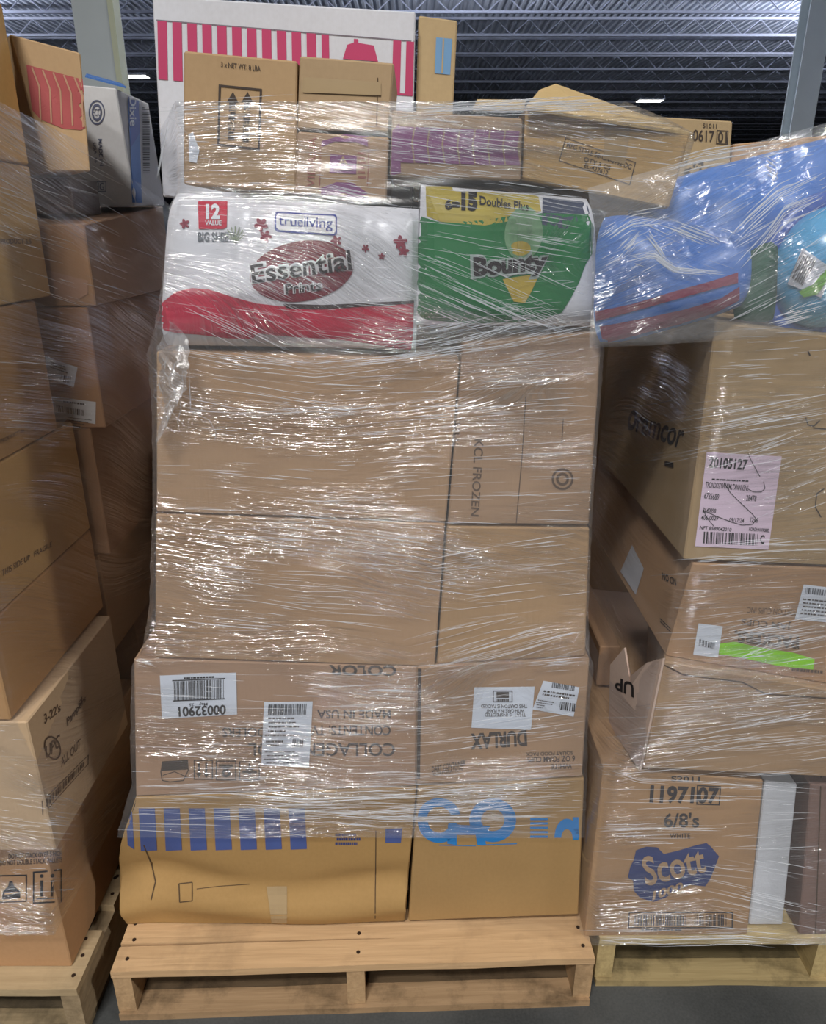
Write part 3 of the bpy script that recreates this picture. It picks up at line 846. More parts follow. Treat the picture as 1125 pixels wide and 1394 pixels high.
Ink(t1, .0016).poly([(270, 275), (310, 275), (309, 309), (304, 312), (271, 312)]).done('count_badge', plain('badge_red', (192, 32, 62), .45), fine=10)
Ink(t1, .0026).text('12', rect(281, 279, 300, 299), .05).text('VALUE', rect(280, 301, 302, 307), .02).done('badge_lettering', WHITEINK, fine=8)
Ink(t1, .0016).text('BIG SHEETS', rect(270, 316, 322, 329), .03).done('printed_lettering', plain('grey_print', (104, 110, 116), .5), fine=8)
Ink(t1, .0015).disc(411, 369, 71, 41, 40, 0, -.16).done('logo_oval', plain('dark_red_print', (122, 26, 44), .4, .2, 14), fine=10)
q_e = [(342, 361), (476, 340), (479, 367), (345, 386)]
Ink(t1, .0021).text('Essential', [(341, 358), (480, 339), (481, 366), (343, 387)], .075).text('Prints', [(386, 386), (440, 380), (440, 396), (387, 401)], .06).done('logo_outline', plain('white_print', (214, 212, 214), .45), fine=8)
Ink(t1, .0030).text('Essential', q_e, .015).text('Prints', [(388, 387), (438, 382), (438, 395), (389, 400)], .01).done('logo_lettering', plain('charcoal_print', (44, 36, 38), .45), fine=8)
Ink(t1, .0016).poly([(374, 293), (377, 289), (457, 293), (459, 296), (459, 318), (456, 321), (378, 316), (374, 312)]).done('brand_plate_rim', plain('blue_print', (40, 62, 150), .45), fine=10)
Ink(t1, .0024).poly([(376.5, 295), (379, 291.5), (455, 295.5), (457, 298), (457, 316), (454, 318.5), (380, 313.5), (376.5, 310)]).done('brand_plate', WHITEINK, fine=10)
Ink(t1, .0032).text('trueliving', [(380, 294), (453, 298), (453, 316), (380, 312)], .01).done('brand_lettering', plain('blue_print', (40, 62, 150), .45), fine=8)
ink = Ink(t1, .0016)
for (cx, cy, s) in ((356, 306, 1), (362, 322, .9), (458, 328, .8), (545, 330, 1), (549, 342, .8), (252, 305, .7), (520, 349, .5), (498, 338, .6)):
    for k in range(5):
        an = k * 1.256 + cx; ink.disc(cx + 5 * s * math.cos(an), cy + 5 * s * math.sin(an), 5 * s, 3 * s, 8, 0, an)
ink.done('flower_print', plain('maroon_print', (142, 60, 76), .5), fine=8)
ink = Ink(t1, .0016)
for k in range(7):
    an = -2.6 + k * .35; ink.stroke([(320, 330), (320 + 16 * math.cos(an), 328 + 20 * math.sin(an))], 1.5)
ink.done('leaf_print', plain('sage_print', (146, 158, 132), .5), fine=8)
t2 = pack('green paper towel pack with yellow banner and dark block lettering', [(573, 250), (803, 270), (814, 446), (566, 444)], FY, .55, WHITEPACK, (.5,), .014, right_bulge=.010)
Ink(t2, .0012).poly([(566, 292), (600, 303), (660, 300), (720, 290), (800, 292), (808, 310), (806, 345), (797, 360), (788, 385), (776, 408), (765, 425), (740, 434), (700, 438), (640, 440), (585, 435), (566, 430)]).done('green_print', plain('green_print', (38, 116, 66), .38, .12, 9), fine=10)
Ink(t2, .0012).poly([(580, 254), (650, 256), (732, 262), (737, 288), (700, 300), (660, 307), (600, 302), (582, 294)]).done('yellow_banner', plain('yellow_print', (176, 158, 72), .45, .15, 12), fine=10)
Ink(t2, .0012).poly([(739, 264), (797, 270), (802, 291), (770, 312), (738, 306)]).done('dark_corner', plain('slate_print', (66, 74, 96), .5, .1), fine=10)
Ink(t2, .0022).text('6=', rect(606, 272, 626, 286, .5), .05).text('15', rect(628, 262, 650, 287, 1), .07).text('Doubles Plus', [(653, 268), (720, 277), (720, 288), (653, 280)], .02).done('banner_lettering', BLACK, fine=8)
Ink(t2, .0022).disc(713, 318, 26, 36, 24, 0, .1).done('figure_print', plain('pale_green_print', (112, 150, 112), .5, .2, 30), fine=10)
Ink(t2, .0023).poly([(684, 380), (735, 372), (724, 396), (715, 412), (700, 410)]).disc(709, 338, 14, 10, 14).done('gold_print', plain('gold_print', (180, 156, 64), .5, .2, 30), fine=10)
Ink(t2, .0026).text('Bounty', [(640, 346), (748, 338), (747, 378), (641, 388)], .12).done('logo_outline', plain('ash_print', (150, 162, 156), .45), fine=8)
Ink(t2, .0034).text('Bounty', [(644, 350), (746, 342), (744, 374), (645, 384)], .05).done('logo_lettering', plain('charcoal_print', (44, 40, 48), .45), fine=8)

# --- top cartons
YT = FY + .01
a1 = carton('tan carton with two boxed up arrows, standing on the white towel pack', [(250, 69), (405, 83), (403, 263), (250, 251)], YT, .24, (178, 146, 106))
ink = Ink(a1)
ink.frame([(298, 115), (357, 121), (354, 205), (296, 198)], .05, .035)
for xx in (317, 337):
    ink.stroke([(xx, 136 + (xx - 317) * .1), (xx - 2, 190 + (xx - 317) * .15)], 9).poly([(xx - 8, 139), (xx + 8, 140), (xx + .5, 125)])
ink.text('3 x NET WT. 8 LBA', [(301, 84), (355, 90), (355, 97), (301, 91)], .01)
ink.done('arrow_print', SOFT)
Ink(a1, .0018).text('THIS UP', [(321, 188), (321, 145), (312, 144), (312, 187)], .02).text('SIDE UP', [(341, 190), (341, 147), (332, 146), (332, 189)], .02).done('arrow_lettering', carton_mat((178, 146, 106)))
Ink(a1, .0014).poly([(257, 183), (263, 180), (272, 205), (268, 222), (258, 220)]).done('scuffed_sticker', PAPER)
a2 = carton('small tan carton with a taped lid on the purple printed carton', [(408, 76), (537, 86), (528, 180), (405, 176)], YT, .24, (172, 144, 108))
Ink(a2, .0015).quad([(413, 105), (519, 112), (519, 130), (412, 126)], 3, 1).done('tape_strip', TAPE)
Ink(a2).stroke([(413, 126), (519, 131)], 1.3).stroke([(515, 84), (513, 172)], 1.2).done('crease', CREASE)
a3 = carton('small carton with purple emblem print under the taped tan carton', [(405, 179), (530, 187), (526, 272), (402, 263)], YT, .24, (170, 140, 110))
Ink(a3).quad([(438, 181), (501, 186), (501, 194), (438, 192)], 2, 1).poly([(438, 192), (456, 192.5), (438, 200)]).poly([(484, 193), (501, 194), (501, 200)]).quad([(437, 256), (500, 262), (500, 270), (437, 264)], 2, 1).poly([(437, 256), (458, 248), (480, 249), (500, 262)]).quad([(450, 210), (486, 212), (485, 237), (449, 235)], 2, 2).done('emblem_print', PURPLE)
Ink(a3).stroke([(437, 182), (435, 264)], 1).stroke([(503, 186), (500, 270)], 1).text('VIDALIA', [(418, 254), (421, 186), (431, 187), (428, 255)], .0).lines([(487, 205), (499, 206), (499, 245), (487, 244)], 6, 3, .5, .8).done('printed_lettering', plain('rust_ink', (150, 92, 84), .7))
Ink(a3, .0018).text('A', rect(461, 213, 474, 225)).lines(rect(455, 226, 480, 233), 2, 6, .6, .9).done('emblem_lettering', carton_mat((170, 140, 110)))
a4 = carton('low tray carton with a purple striped side beside the emblem carton', [(534, 150), (712, 161), (709, 246), (531, 240)], YT, .30, (158, 132, 106))
ink = Ink(a4)
ink.quad([(535, 178), (544, 168), (546, 236), (533, 238)], 1, 2)
for k in range(8):
    x0 = 545 + k * 20.6
    ink.poly([(x0, 172 + k * .8), (x0 + 18.6, 173 + k * .8), (x0 + 15, 195 + k * .8), (x0 + 18.6, 222 + k * .5), (x0, 221 + k * .5), (x0 - 3.5, 195 + k * .8)])
ink.done('printed_stripe', PURPLE, fine=14)
a5 = carton('tilted tan carton with MFG style stamp hanging over the right of the load', [(716, 146), (941, 181), (911, 284), (712, 243)], YT, .34, (188, 152, 98), res=.03, amp=.003)
tq = [(770, 187), (866, 221), (858, 252), (761, 219)]
Ink(a5).frame(tq, .012, .03).text('MFG STYLE 58-GN-8152 DG', [(773, 193), (861, 224), (859, 231), (771, 200)], .01).text('QTY 3 CS', [(796, 213), (832, 226), (830, 233), (794, 220)], .01).text('EL-427612', [(797, 222), (829, 233), (827, 239), (795, 228)], .01).done('stamp_print', SOFT)
Ink(a5, .0014).quad([(824, 148), (861, 156), (851, 224), (822, 216)], 2, 4).done('tape_strip', TAPE)
# the half open top flaps of that carton
def slab(root, pts, th, mat, name, parent=None):
    """a thin panel: outline points with a thickness towards the back"""
    pts = [Vector(p) for p in pts]
    n = (pts[1] - pts[0]).cross(pts[2] - pts[0]).normalized()
    if n.dot(CAM - pts[0]) < 0: n = -n
    k = len(pts)
    V = pts + [p - n * th for p in pts]
    c = sum(pts, Vector()) / k
    V += [c, c - n * th]
    F = [(2 * k, i, (i + 1) % k) for i in range(k)] + [(2 * k + 1, k + (i + 1) % k, k + i) for i in range(k)] + [(i, i + k, (i + 1) % k + k, (i + 1) % k) for i in range(k)]
    return part(name, V, F, mat, root, parent)
fl = carton_mat((196, 166, 112))
slab(a5, [PY(716, 145, YT - .028), PY(858, 168, YT - .012), PY(838, 143, YT + .12), PY(757, 114, YT + .13), PY(735, 122, YT + .09)], .004, fl, 'lid_flap')
slab(a5, [PY(858, 168, YT - .012), PY(939, 180, YT), PY(905, 165, YT + .2), PY(838, 143, YT + .12)], .004, fl, 'lid_flap')
slab(a5, [PY(644, 147, YT + .05), PY(714, 146, YT - .0), PY(716, 136, YT + .16), PY(650, 135, YT + .16)], .004, fl, 'lid_flap')
# --- tall white carton with awning stripes
YW = FY + .30
w1 = carton('tall white carton with raspberry awning stripes at the top of the middle load', [(207, -6), (566, 16), (560, 280), (222, 268)], YW, .35, (206, 208, 216), amp=.001)
def aw(x): return 28 + (x - 213) * .083
ink = Ink(w1)
x0 = 214.5
for k in range(12):
    xa, xb = x0 + k * 20.3, x0 + k * 20.3 + 12.8
    xb = min(xb, 448)
    ink.quad([(xa, aw(xa)), (xb, aw(xb)), (xb + 1.5, aw(xb) + 80), (xa + 1.5, aw(xa) + 80)], 1, 3)
for xa, xb in ((535.5, 546.5), (553.5, 563.5)):
    ink.quad([(xa, aw(xa)), (xb, aw(xb)), (xb - 2, aw(xb) + 74), (xa - 2, aw(xa) + 74)], 1, 3)
ink.quad([(534, 126), (561.5, 128), (561, 131), (534, 129)])
ink.poly([(467, 80), (473, 61), (482, 58), (482, 53), (488, 53.5), (488, 58.5), (509, 62), (515, 84)])
ink.done('awning_print', RED)
Ink(w1).quad([(213, aw(213) - 1.5), (564, aw(564) - 1.5), (564, aw(564)), (213, aw(213))], 6, 1).done('printed_line', plain('grey_ink', (120, 110, 120), .6))
w2 = carton('tan carton with pale blue print peeking out right of the striped white carton', [(570, 21), (623, 28), (611, 268), (563, 268)], YW + .03, .3, (186, 160, 118), amp=.001)
Ink(w2).quad([(594, 51), (616, 53), (613, 102), (592, 100)], 1, 3).disc(566, 70, 11, 16, 16).done('patch_print', plain('pale_blue_ink', (112, 152, 190), .7))
Ink(w2, .0018).quad([(603, 53), (605, 53), (603, 100), (601, 100)], 1, 2).done('printed_gap', carton_mat((186, 160, 118)))

# ================================================================== LEFT LOAD
XL = -.69; YL0 = 1.06; YL1 = 1.468
lk = (190, 148, 90)
H_ = [.142, .50, .79, .977, 1.213, 1.456, 1.683, 1.93]
l7 = carton('l', [(-200, 1160), (95, 1143), (98, 1316), (-200, 1345)], None, .3, (182, 138, 96), pts=None) if False else None
l7x = PZ(98, 1316, .142)
l7 = carton_box('brown carton marked do not stack, lowest at the left edge on its pallet', l7x.x - .55, l7x.x, l7x.y, l7x.y + .52, .142, .498, (184, 140, 98), amp=.002)
ink = Ink(l7)
ink.text('DO NOT STACK OVER 5 HIGH', [(12, 1162), (84, 1158), (84, 1165), (12, 1169)], .01).text('DO NOT DOUBLE STACK PALLETS', [(0, 1171), (84, 1167), (84, 1174), (0, 1178)], .01)
ink.frame([(45, 1186), (84, 1183), (84, 1228), (45, 1230)], .05, .05).frame([(-8, 1191), (37, 1190), (37, 1227), (-8, 1229)], .04, .05)
for xx in (57, 71):
    ink.disc(xx, 1192, 2.5, 2.5, 10).stroke([(xx, 1198), (xx, 1220)], 3.5)
ink.stroke([(50, 1223), (80, 1222)], 2)
ink.poly([(3, 1224), (28, 1222), (28, 1213), (20, 1206), (17, 1199), (13, 1199), (11, 1206), (4, 1213)])
for xx in (0, 22, 44, 65): ink.stroke([(xx, 1152), (xx + 11, 1151)], 2)
ink.done('printed_lettering', BLACK, fine=12)
Ink(l7, .0016).stroke([(7, 1216), (25, 1214)], 2).done('emblem_print', carton_mat((184, 140, 98)))
l6 = carton_box('pale fronted carton marked 3-22s resting on the do not stack carton', -1.20, -.663, YL0, YL0 + .375, .500, .787, (196, 166, 130), amp=.003)
Ink(l6).text("3-22's", [(59, 972), (82, 956), (82, 968), (60, 986)], .02).text('Pampers', [(90, 978), (116, 945), (116, 957), (92, 992)], .02).text('ALL OUT', [(82, 1032), (109, 1005), (109, 1017), (83, 1045)], .01).frame([(57, 1090), (120, 1027), (120, 1040), (58, 1109)], .015, .09).bars([(62, 1088), (114, 1036), (114, 1043), (62, 1100)], 24, 3).disc(71, 1018, 11, 17, 20, .85, -.3).text('UPC', [(62, 1016), (81, 998), (81, 1016), (62, 1034)]).text('SL', [(106, 957), (114, 943), (114, 951), (106, 966)]).done('printed_lettering', BROWNINK, fine=12)
l5 = carton_box('flat brown carton resting on the pale 3-22s carton at the left edge', -1.2, XL, YL0, YL1, .790, .976, (186, 140, 86), amp=.002)
l4 = carton_box('brown carton directly on top of the flat brown one in the left load front', -1.2, XL, YL0, YL1, .979, 1.212, lk, amp=.002)
Ink(l4).text('THIS SIDE UP . FRAGILE', [(2, 776), (70, 737), (70, 744), (2, 785)], .0).done('printed_lettering', BROWNINK, fine=12)
l3 = carton_box('brown carton just below the yellowish PRODUCT carton at the left edge', -1.2, XL, YL0, YL1 - .065, 1.215, 1.455, (176, 134, 84), amp=.002)
Ink(l3).text('PRODUCT 06', [(0, 598), (32, 583), (32, 588), (0, 604)], .0).done('printed_lettering', BROWNINK, fine=12)
l2 = carton_box('yellowish carton lettered PRODUCT at the left edge', -1.2, XL, YL0, YL1, 1.458, 1.682, (196, 158, 98), amp=.002)
Ink(l2).text('PRODUCT 6.5', [(0, 325), (42, 325), (42, 332), (0, 332)], .01).done('printed_lettering', BROWNINK, fine=12)
l1 = carton_box('topmost yellowish carton at the left edge of the picture', -1.2, XL, YL0, YL1, 1.685, 1.93, (200, 158, 92), amp=.002)
# rear column of the left load
YB = YL1 + .017
lb = carton_box('brown carton below the white and blue printed box', -1.1, -.6145, YB, 1.97, 1.437, 1.585, (166, 126, 92), zb=1.628, amp=.004)
Ink(lb, .0014).quad([(55, 365), (120, 382), (120, 418), (58, 402)], 3, 2).done('tape_strip', plain('paper_tape', (168, 132, 110), .45))
lc = carton_box('brown carton with two white labels deep in the left load', -1.1, -.632, YB, 1.97, 1.195, 1.435, (160, 118, 84), amp=.003)
sh = label_sheet(lc, [(62, 485), (106, 500), (101, 527), (65, 514)], GREYPAPER)
Ink(lc, .0024).lines([(67, 490), (103, 502), (100, 512), (67, 500)], 3, 4, .5, .6).bars([(84, 509), (98, 513), (97, 523), (83, 519)], 8, 4).done('label_lettering', SOFT, sh)
sh = label_sheet(lc, [(68, 539), (131, 547), (130, 592), (75, 582)], GREYPAPER)
Ink(lc, .0024).bars([(77, 551), (115, 558), (115, 566), (78, 560)], 22, 6).done('barcode_print', SOFT, sh)
Ink(lc, .0024).lines([(86, 544), (122, 549), (122, 553), (86, 548)], 1, 4, .6, .8).lines([(92, 566), (126, 570), (125, 584), (92, 580)], 4, 8, .3, .4).done('label_lettering', SOFT, sh)
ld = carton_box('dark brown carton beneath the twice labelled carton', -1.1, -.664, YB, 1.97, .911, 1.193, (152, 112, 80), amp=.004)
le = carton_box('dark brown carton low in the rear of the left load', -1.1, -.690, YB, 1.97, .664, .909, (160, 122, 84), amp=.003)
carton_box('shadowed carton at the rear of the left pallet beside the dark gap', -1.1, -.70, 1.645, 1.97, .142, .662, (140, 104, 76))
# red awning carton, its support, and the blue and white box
carton_box('support carton added below the worn red striped carton, coloured as shade', -1.1, -.67, 1.58, 1.72, 1.605, 1.672, (96, 82, 72))  # added support; its dark colour stands in for the shaded gap
pt = PY(110, 72, 1.50); pt0 = PY(20, 46, 1.50)
lr = carton('worn carton with a faded red striped awning, top of the left load', None, None, .20, (184, 152, 112), dx=-.15, pts=[(pt0.x - .01, 1.50, pt0.z), (pt.x, 1.50, pt.z), (PY(123, 232, 1.50).x, 1.50, 1.676), (pt0.x + .02, 1.50, 1.676)], amp=.004)
ink = Ink(lr)
ink.poly([(36, 88), (112, 108), (119, 178), (86, 175), (56, 163), (44, 150)])
ink.done('awning_print', PINKRED, fine=10)
ink = Ink(lr, .0018)
for k in range(5):
    x0 = 44 + k * 14.5
    ink.stroke([(x0, 92 + k * 3.4), (x0 + 10, 118 + k * 3), (x0 + 12, 165 + k * 2)], 2.2)
ink.done('printed_stripe', carton_mat((184, 140, 112)), fine=10)
dx0, dx1 = -.80, -.618
ldx = thing('paper_cup_box', 'white box with a blue corner panel beside the worn red striped carton', 'box', ((dx0 + dx1) / 2, 1.85, 1.622))
zt1 = PY(173, 120, 1.755).z
body_part(ldx, corners([(dx0, 1.755, zt1 + .015), (dx1, 1.755, zt1), (dx1 + .012, 1.755, 1.622), (dx0, 1.755, 1.622)], [(dx0, 1.96, zt1 + .02), (dx1, 1.96, zt1 + .0), (dx1 + .012, 1.96, 1.63), (dx0, 1.96, 1.63)]), carton_mat((196, 196, 198)), amp=.002)
PLANES[ldx.name] = (Vector((dx0, 1.755, 1.62)), Vector((0, -1, 0)))
Ink(ldx, .0012).quad([(172.5, 121), (188, 123), (193, 290), (181, 290)], 2, 6).done('blue_panel', plain('panel_blue', (70, 112, 176), .5, .08), fine=10)
Ink(ldx, .0016).poly([(173.5, 121), (187, 123), (190, 180), (178, 200)]).done('dark_blue_panel', plain('panel_navy', (44, 70, 150), .5), fine=10)
Ink(ldx, .0022).text('Dixie', [(184, 132), (185, 172), (175.5, 172), (175, 132)], .02).done('panel_lettering', WHITEINK, fine=8)
Ink(ldx, .0012).disc(132, 153, 11, 17, 24, .86).disc(132, 153, 7, 12, 20, .7).text('ECO', rect(126, 148, 138, 158), .01).text('MADE IN', [(139, 189), (141, 226), (136, 226), (134, 189)]).text('USA 16', [(131, 194), (133, 222), (129, 222), (127, 194)]).frame(rect(127, 247, 145, 261), .06, .08).text('HG', rect(129, 249, 142, 259), .02).done('printed_lettering', plain('slate_ink', (84, 88, 110), .7), fine=10)
Ink(ldx, .0014).bars([(203, 146), (203, 238), (194, 238), (193, 146)], 36, 5).done('barcode_print', BLACK, fine=10)
slab(ldx, [PY(116, 103, 1.76), PY(172, 118, 1.76), PY(165, 113, 1.90), PY(118, 100, 1.90)], .003, plain('panel_blue', (70, 112, 176), .5, .08), 'lid_flap')

# ================================================================== RIGHT LOAD
YR = PZ(905, 1273, .143).y
rk = (176, 142, 102)
r1 = carton('brown carton with a blue splash logo, lowest on the right pallet', [(822, 1044), (1040, 1063), (1018, 1272), (796, 1275)], YR, .8, (180, 142, 100))
ink = Ink(r1)
ink.text('S2011', rect(914, 1056, 953, 1063, 1), .02).text('1197107', [(886, 1068), (980, 1072), (978, 1094), (884, 1093)], .04).frame([(949, 1068), (982, 1070), (980, 1096), (948, 1095)], .05, .06).text("6/8's", rect(904, 1106, 952, 1126), .02).text('WHITE', rect(912, 1134, 940, 1141), .01)
ink.frame([(856, 1241), (998, 1241), (998, 1263), (855, 1263)], .012, .07)
ink.bars([(864, 1244), (934, 1244), (934, 1260), (863, 1260)], 34, 3).bars([(946, 1244), (990, 1244), (990, 1260), (946, 1260)], 16, 4).lines(rect(872, 1263.5, 932, 1267), 1, 3, .8, .9)
ink.done('printed_lettering', plain('dark_grey_ink', (64, 58, 58), .7))
Ink(r1, .0012).poly([(863, 1170), (866, 1157), (880, 1152), (895, 1153), (904, 1162), (925, 1157), (948, 1150), (962, 1147), (968, 1152), (966, 1164), (979, 1165), (972, 1184), (966, 1198), (960, 1206), (940, 1204), (925, 1210), (905, 1222), (890, 1227), (872, 1222), (863, 1212), (862, 1198), (855, 1194), (858, 1180)]).done('logo_splash', NAVY)
Ink(r1, .0020).text('Scott', [(872, 1166), (956, 1150), (962, 1186), (880, 1206)], .02).text('1000', [(890, 1212), (930, 1199), (930, 1211), (888, 1225)], .03).done('logo_lettering', carton_mat((184, 152, 116)))
Ink(r1, .0021).text('1000', [(891, 1214), (930, 1201), (929, 1210), (889, 1223)], -.005).done('logo_shade', NAVY) if False else None
# white foam sheet beside it
fo = thing('foam_board', 'tall white foam board standing beside the splash logo carton', 'foam board', PY(1041, 1258, YR + .02))
c8f = corners([PY(1042, 1063, YR + .02), PY(1086, 1068, YR + .02), PY(1066, 1259, YR + .02), PY(1020, 1259, YR + .02)], [PY(1042, 1063, YR + .02) + Vector((0, .5, 0)), PY(1086, 1068, YR + .02) + Vector((0, .5, 0)), PY(1066, 1259, YR + .02) + Vector((0, .5, 0)), PY(1020, 1259, YR + .02) + Vector((0, .5, 0))])
body_part(fo, c8f, plain('white_foam', (214, 216, 220), .8, .03, 60, bump=.2, bscale=200), name='sheet', amp=.001)
r3 = carton('dim purplish carton at the right edge beside the white foam board', [(1104, 1068), (1290, 1073), (1270, 1272), (1088, 1272)], YR, .7, (142, 112, 100), amp=.002)
Ink(r3).stroke([(1118, 1056), (1110, 1285)], 1.6).done('crease', CREASE)
# open carton with the hanging flap
YU = YR - .02
r4 = carton('opened carton with a flap lettered UP hanging at its left, coloured as catching light', [(905, 900), (1240, 958), (1215, 1062), (875, 1046)], YU, .7, (174, 142, 106), dx=.22, dzt=-.05, amp=.003)
fo_ = slab(r4, [PY(881, 902, YU + .03), PY(903, 896, YU - .004), PY(871, 1049, YU - .004), PY(829, 985, YU + .17), PY(831, 905, YU + .20), PY(850, 882, YU + .15), PY(857, 921, YU + .115)], .005, carton_mat((196, 172, 158)), 'side_flap')  # flap coloured paler for the light it catches
me = fo_.data
BVHS[r4.name + 'f'] = BVHTree.FromPolygons([Vector(v.co) + BASES[r4.name] for v in me.vertices], [tuple(p.vertices) for p in me.polygons])
class _R: pass
def on_flap(ink_call, name, mat):
    keep = BVHS[r4.name]; BVHS[r4.name] = BVHS[r4.name + 'f']
    ink = Ink(r4, .0012); ink_call(ink); o = ink.done(name, mat, fo_); BVHS[r4.name] = keep; return o
on_flap(lambda k: k.text('UP', [(864, 950), (838, 938), (839, 921), (864, 930)], .03), 'flap_lettering', BLACK)
Ink(r4, .0014).stroke([(905, 905), (930, 918), (1010, 928), (1042, 944), (1125, 950)], 2.0).done('crease', CREASE, fine=12)
zs = PY(822, 1044, YR).z + .004
q0, q1 = PY(806, 990, YR + .27), PY(846, 880, YR + .27)
carton('brown carton in the shade left of the hanging flap', None, None, .42, (158, 122, 92), pts=[(q0.x, q0.y, q1.z), (q1.x, q0.y, q1.z), (q1.x, q0.y, zs), (q0.x, q0.y, zs)])
# jar cup carton with the green tape
r5 = carton('brown carton printed upside down with a lime green tape strip', [(944, 767), (1270, 779), (1235, 950), (907, 893)], YR, .75, (174, 136, 100), amp=.002)
Ink(r5, .0014).poly([(979, 876), (1000, 873), (1030, 880), (1080, 888), (1109, 897), (1107, 911), (1060, 906), (1010, 895), (979, 890)]).done('lime_tape', plain('lime_tape', (146, 222, 40), .45))
sh = label_sheet(r5, [(951, 848), (984, 852), (974, 916), (940, 912)], lab='narrow white label')
Ink(r5, .0024).bars([(952, 869), (974, 875), (973, 883), (951, 878)], 12, 3).quad(rect(963, 909, 972, 911)).done('label_lettering', BLACK, sh)
sh = label_sheet(r5, [(1094, 795), (1160, 803), (1155, 850), (1082, 842)], lab='white barcode label')
Ink(r5, .0024).bars([(1097, 799), (1150, 805), (1149, 813), (1096, 807)], 30, 4).done('barcode_print', BLACK, sh)
Ink(r5, .0024).lines([(1089, 812), (1150, 818), (1148, 842), (1085, 836)], 5, 5, .4, .6).done('label_lettering', SOFT, sh)
ink = Ink(r5)
ink.text('PORTION CUPS INC', rot180([(1018, 826), (1086, 830), (1085, 838), (1017, 834)]), .0).text('JAM CUPS', rot180([(1010, 839), (1078, 846), (1077, 858), (1009, 850)]), .02).text('PACKERS.', rot180([(1000, 857), (1088, 866), (1088, 884), (1000, 874)]), .05)
ink.lines([(935, 905), (995, 915), (995, 921), (935, 912)], 2, 7, .5, .8).lines([(1078, 908), (1125, 912), (1125, 918), (1076, 914)], 1, 4, .7, .9).lines([(1092, 926), (1140, 930), (1140, 936), (1092, 932)], 1, 5, .7, .9)
ink.done('printed_lettering', BROWNINK)
Ink(r5, .0012).text('NO ON', [(903, 779), (922, 788), (922, 798), (903, 789)], .02).stroke([(900, 846), (914, 860)], 1).stroke([(900, 842), (914, 856)], 1).done('side_lettering', BLACK, fine=10)
Ink(r5, .0018).poly([(862, 742), (878, 774), (867, 810), (846, 778)]).done('diamond_label', plain('diamond_paper', (184, 184, 188), .5), fine=10)
# tall carton with the pink label
r6 = carton('tall brown carton with a pink 20105127 shipping label', [(975, 438), (1290, 478), (1245, 775), (931, 762)], YR, .75, (172, 144, 104), amp=.002)
pq = [(962, 615), (1064, 621), (1046, 748), (946, 743)]
sh = label_sheet(r6, pq, PINKPAPER, lab='pink shipping label numbered 20105127')
ink = Ink(r6, .0024)
ink.text('20105127', [(966, 621), (1018, 625), (1016, 640), (964, 636)], .03).text('TPONDOZYWWMLTXNNNSNS', [(961, 655), (1019, 660), (1018, 668), (960, 663)], .01).text('6735689', [(959, 670), (979, 672), (978, 680), (958, 678)], .01).text('28478', [(1016, 673), (1030, 674), (1029, 682), (1015, 681)], .01).text('B540098', [(957, 690), (975, 692), (974, 698), (956, 697)]).text('406-0029', [(955, 700), (978, 702), (977, 708), (954, 707)]).text('09/17/24', [(993, 704), (1013, 705), (1012, 711), (992, 710)], .01).text('12:06', [(1022, 703), (1032, 704), (1031, 711), (1021, 710)]).text('NFT 8589042010', [(953, 715), (996, 718), (995, 723), (952, 720)]).text('ROADHAWK0882', [(1020, 717), (1047, 719), (1047, 724), (1019, 722)]).text('C', [(1035, 727), (1041, 728), (1040, 740), (1034, 739)], .03)
ink.lines([(966, 650), (1020, 653), (1019, 656), (965, 653)], 1, 5, .6, .8)
ink.done('label_lettering', BLACK, sh)
Ink(r6, .0024).bars([(958, 723), (1032, 726), (1031, 742), (957, 739)], 34, 11).done('barcode_print', BLACK, sh)
Ink(r6, .0028).stroke([(1018, 617), (1022, 626), (1028, 637), (1034, 648)], .9).stroke([(1039, 655), (1041, 664), (1036, 669), (1026, 669), (1018, 665)], .9).stroke([(985, 656), (994, 670), (1010, 686), (1024, 699), (1029, 706), (1024, 713), (1010, 714), (996, 710), (975, 702), (957, 694), (962, 704), (971, 715)], .9).done('pen_print', BLACK, sh)
Ink(r6).stroke([(1097, 568), (1100, 578), (1108, 580), (1116, 572)], 1.6).stroke([(1107, 582), (1125, 584)], 1.6).stroke([(1122, 665), (1112, 672), (1110, 690), (1118, 704)], 1.6).stroke([(1100, 478), (1103, 484)], 2).done('scribble_print', SOFT)
Ink(r6).text('ramcor', [(869, 566), (934, 587), (927, 611), (866, 588)], .02).disc(862, 572, 6, 15, 14, .45, .2).quad([(906, 627), (918, 630), (918, 637), (906, 634)]).done('side_lettering', BLACK, fine=10)
# cartons behind, seen over the top
zt6 = PY(975, 438, YR).z
r7 = carton('tan carton stamped 0617 01 standing behind the blue cushions', None, None, .3, (182, 156, 116), pts=[PY(880, 158, YR + .40), PY(998, 165, YR + .40), (PY(996, 300, YR + .40).x, YR + .40, zt6 + .004), (PY(884, 300, YR + .40).x, YR + .40, zt6 + .004)], amp=.001)
ink = Ink(r7)
ink.text('0617', [(944, 176), (973, 178), (973, 194), (943, 192)], .02).text('01', [(978, 179), (990, 180), (990, 195), (977, 194)], .02).frame([(976, 177), (992, 178), (991, 197), (975, 196)], .08, .07).text('S1011', rect(957, 168, 976, 174, 1), .01)
r_ = random.Random(3)
for k in range(26): 
    cx, cy = r_.uniform(932, 966), r_.uniform(220, 238); ink.disc(cx, cy, r_.uniform(1, 2.5), r_.uniform(1, 3), 6, 0, r_.uniform(0, 3))
ink.done('printed_lettering', SOFT)
p0, p1 = PY(1000, 196, YR + .42), PY(1240, 174, YR + .42)
r8 = carton('brown carton seen over the blue cushions at the right edge', None, None, .3, (190, 148, 106), pts=[p0, p1, (p1.x, p1.y, zt6 + .004), (p0.x, p0.y, zt6 + .004)], amp=.002)

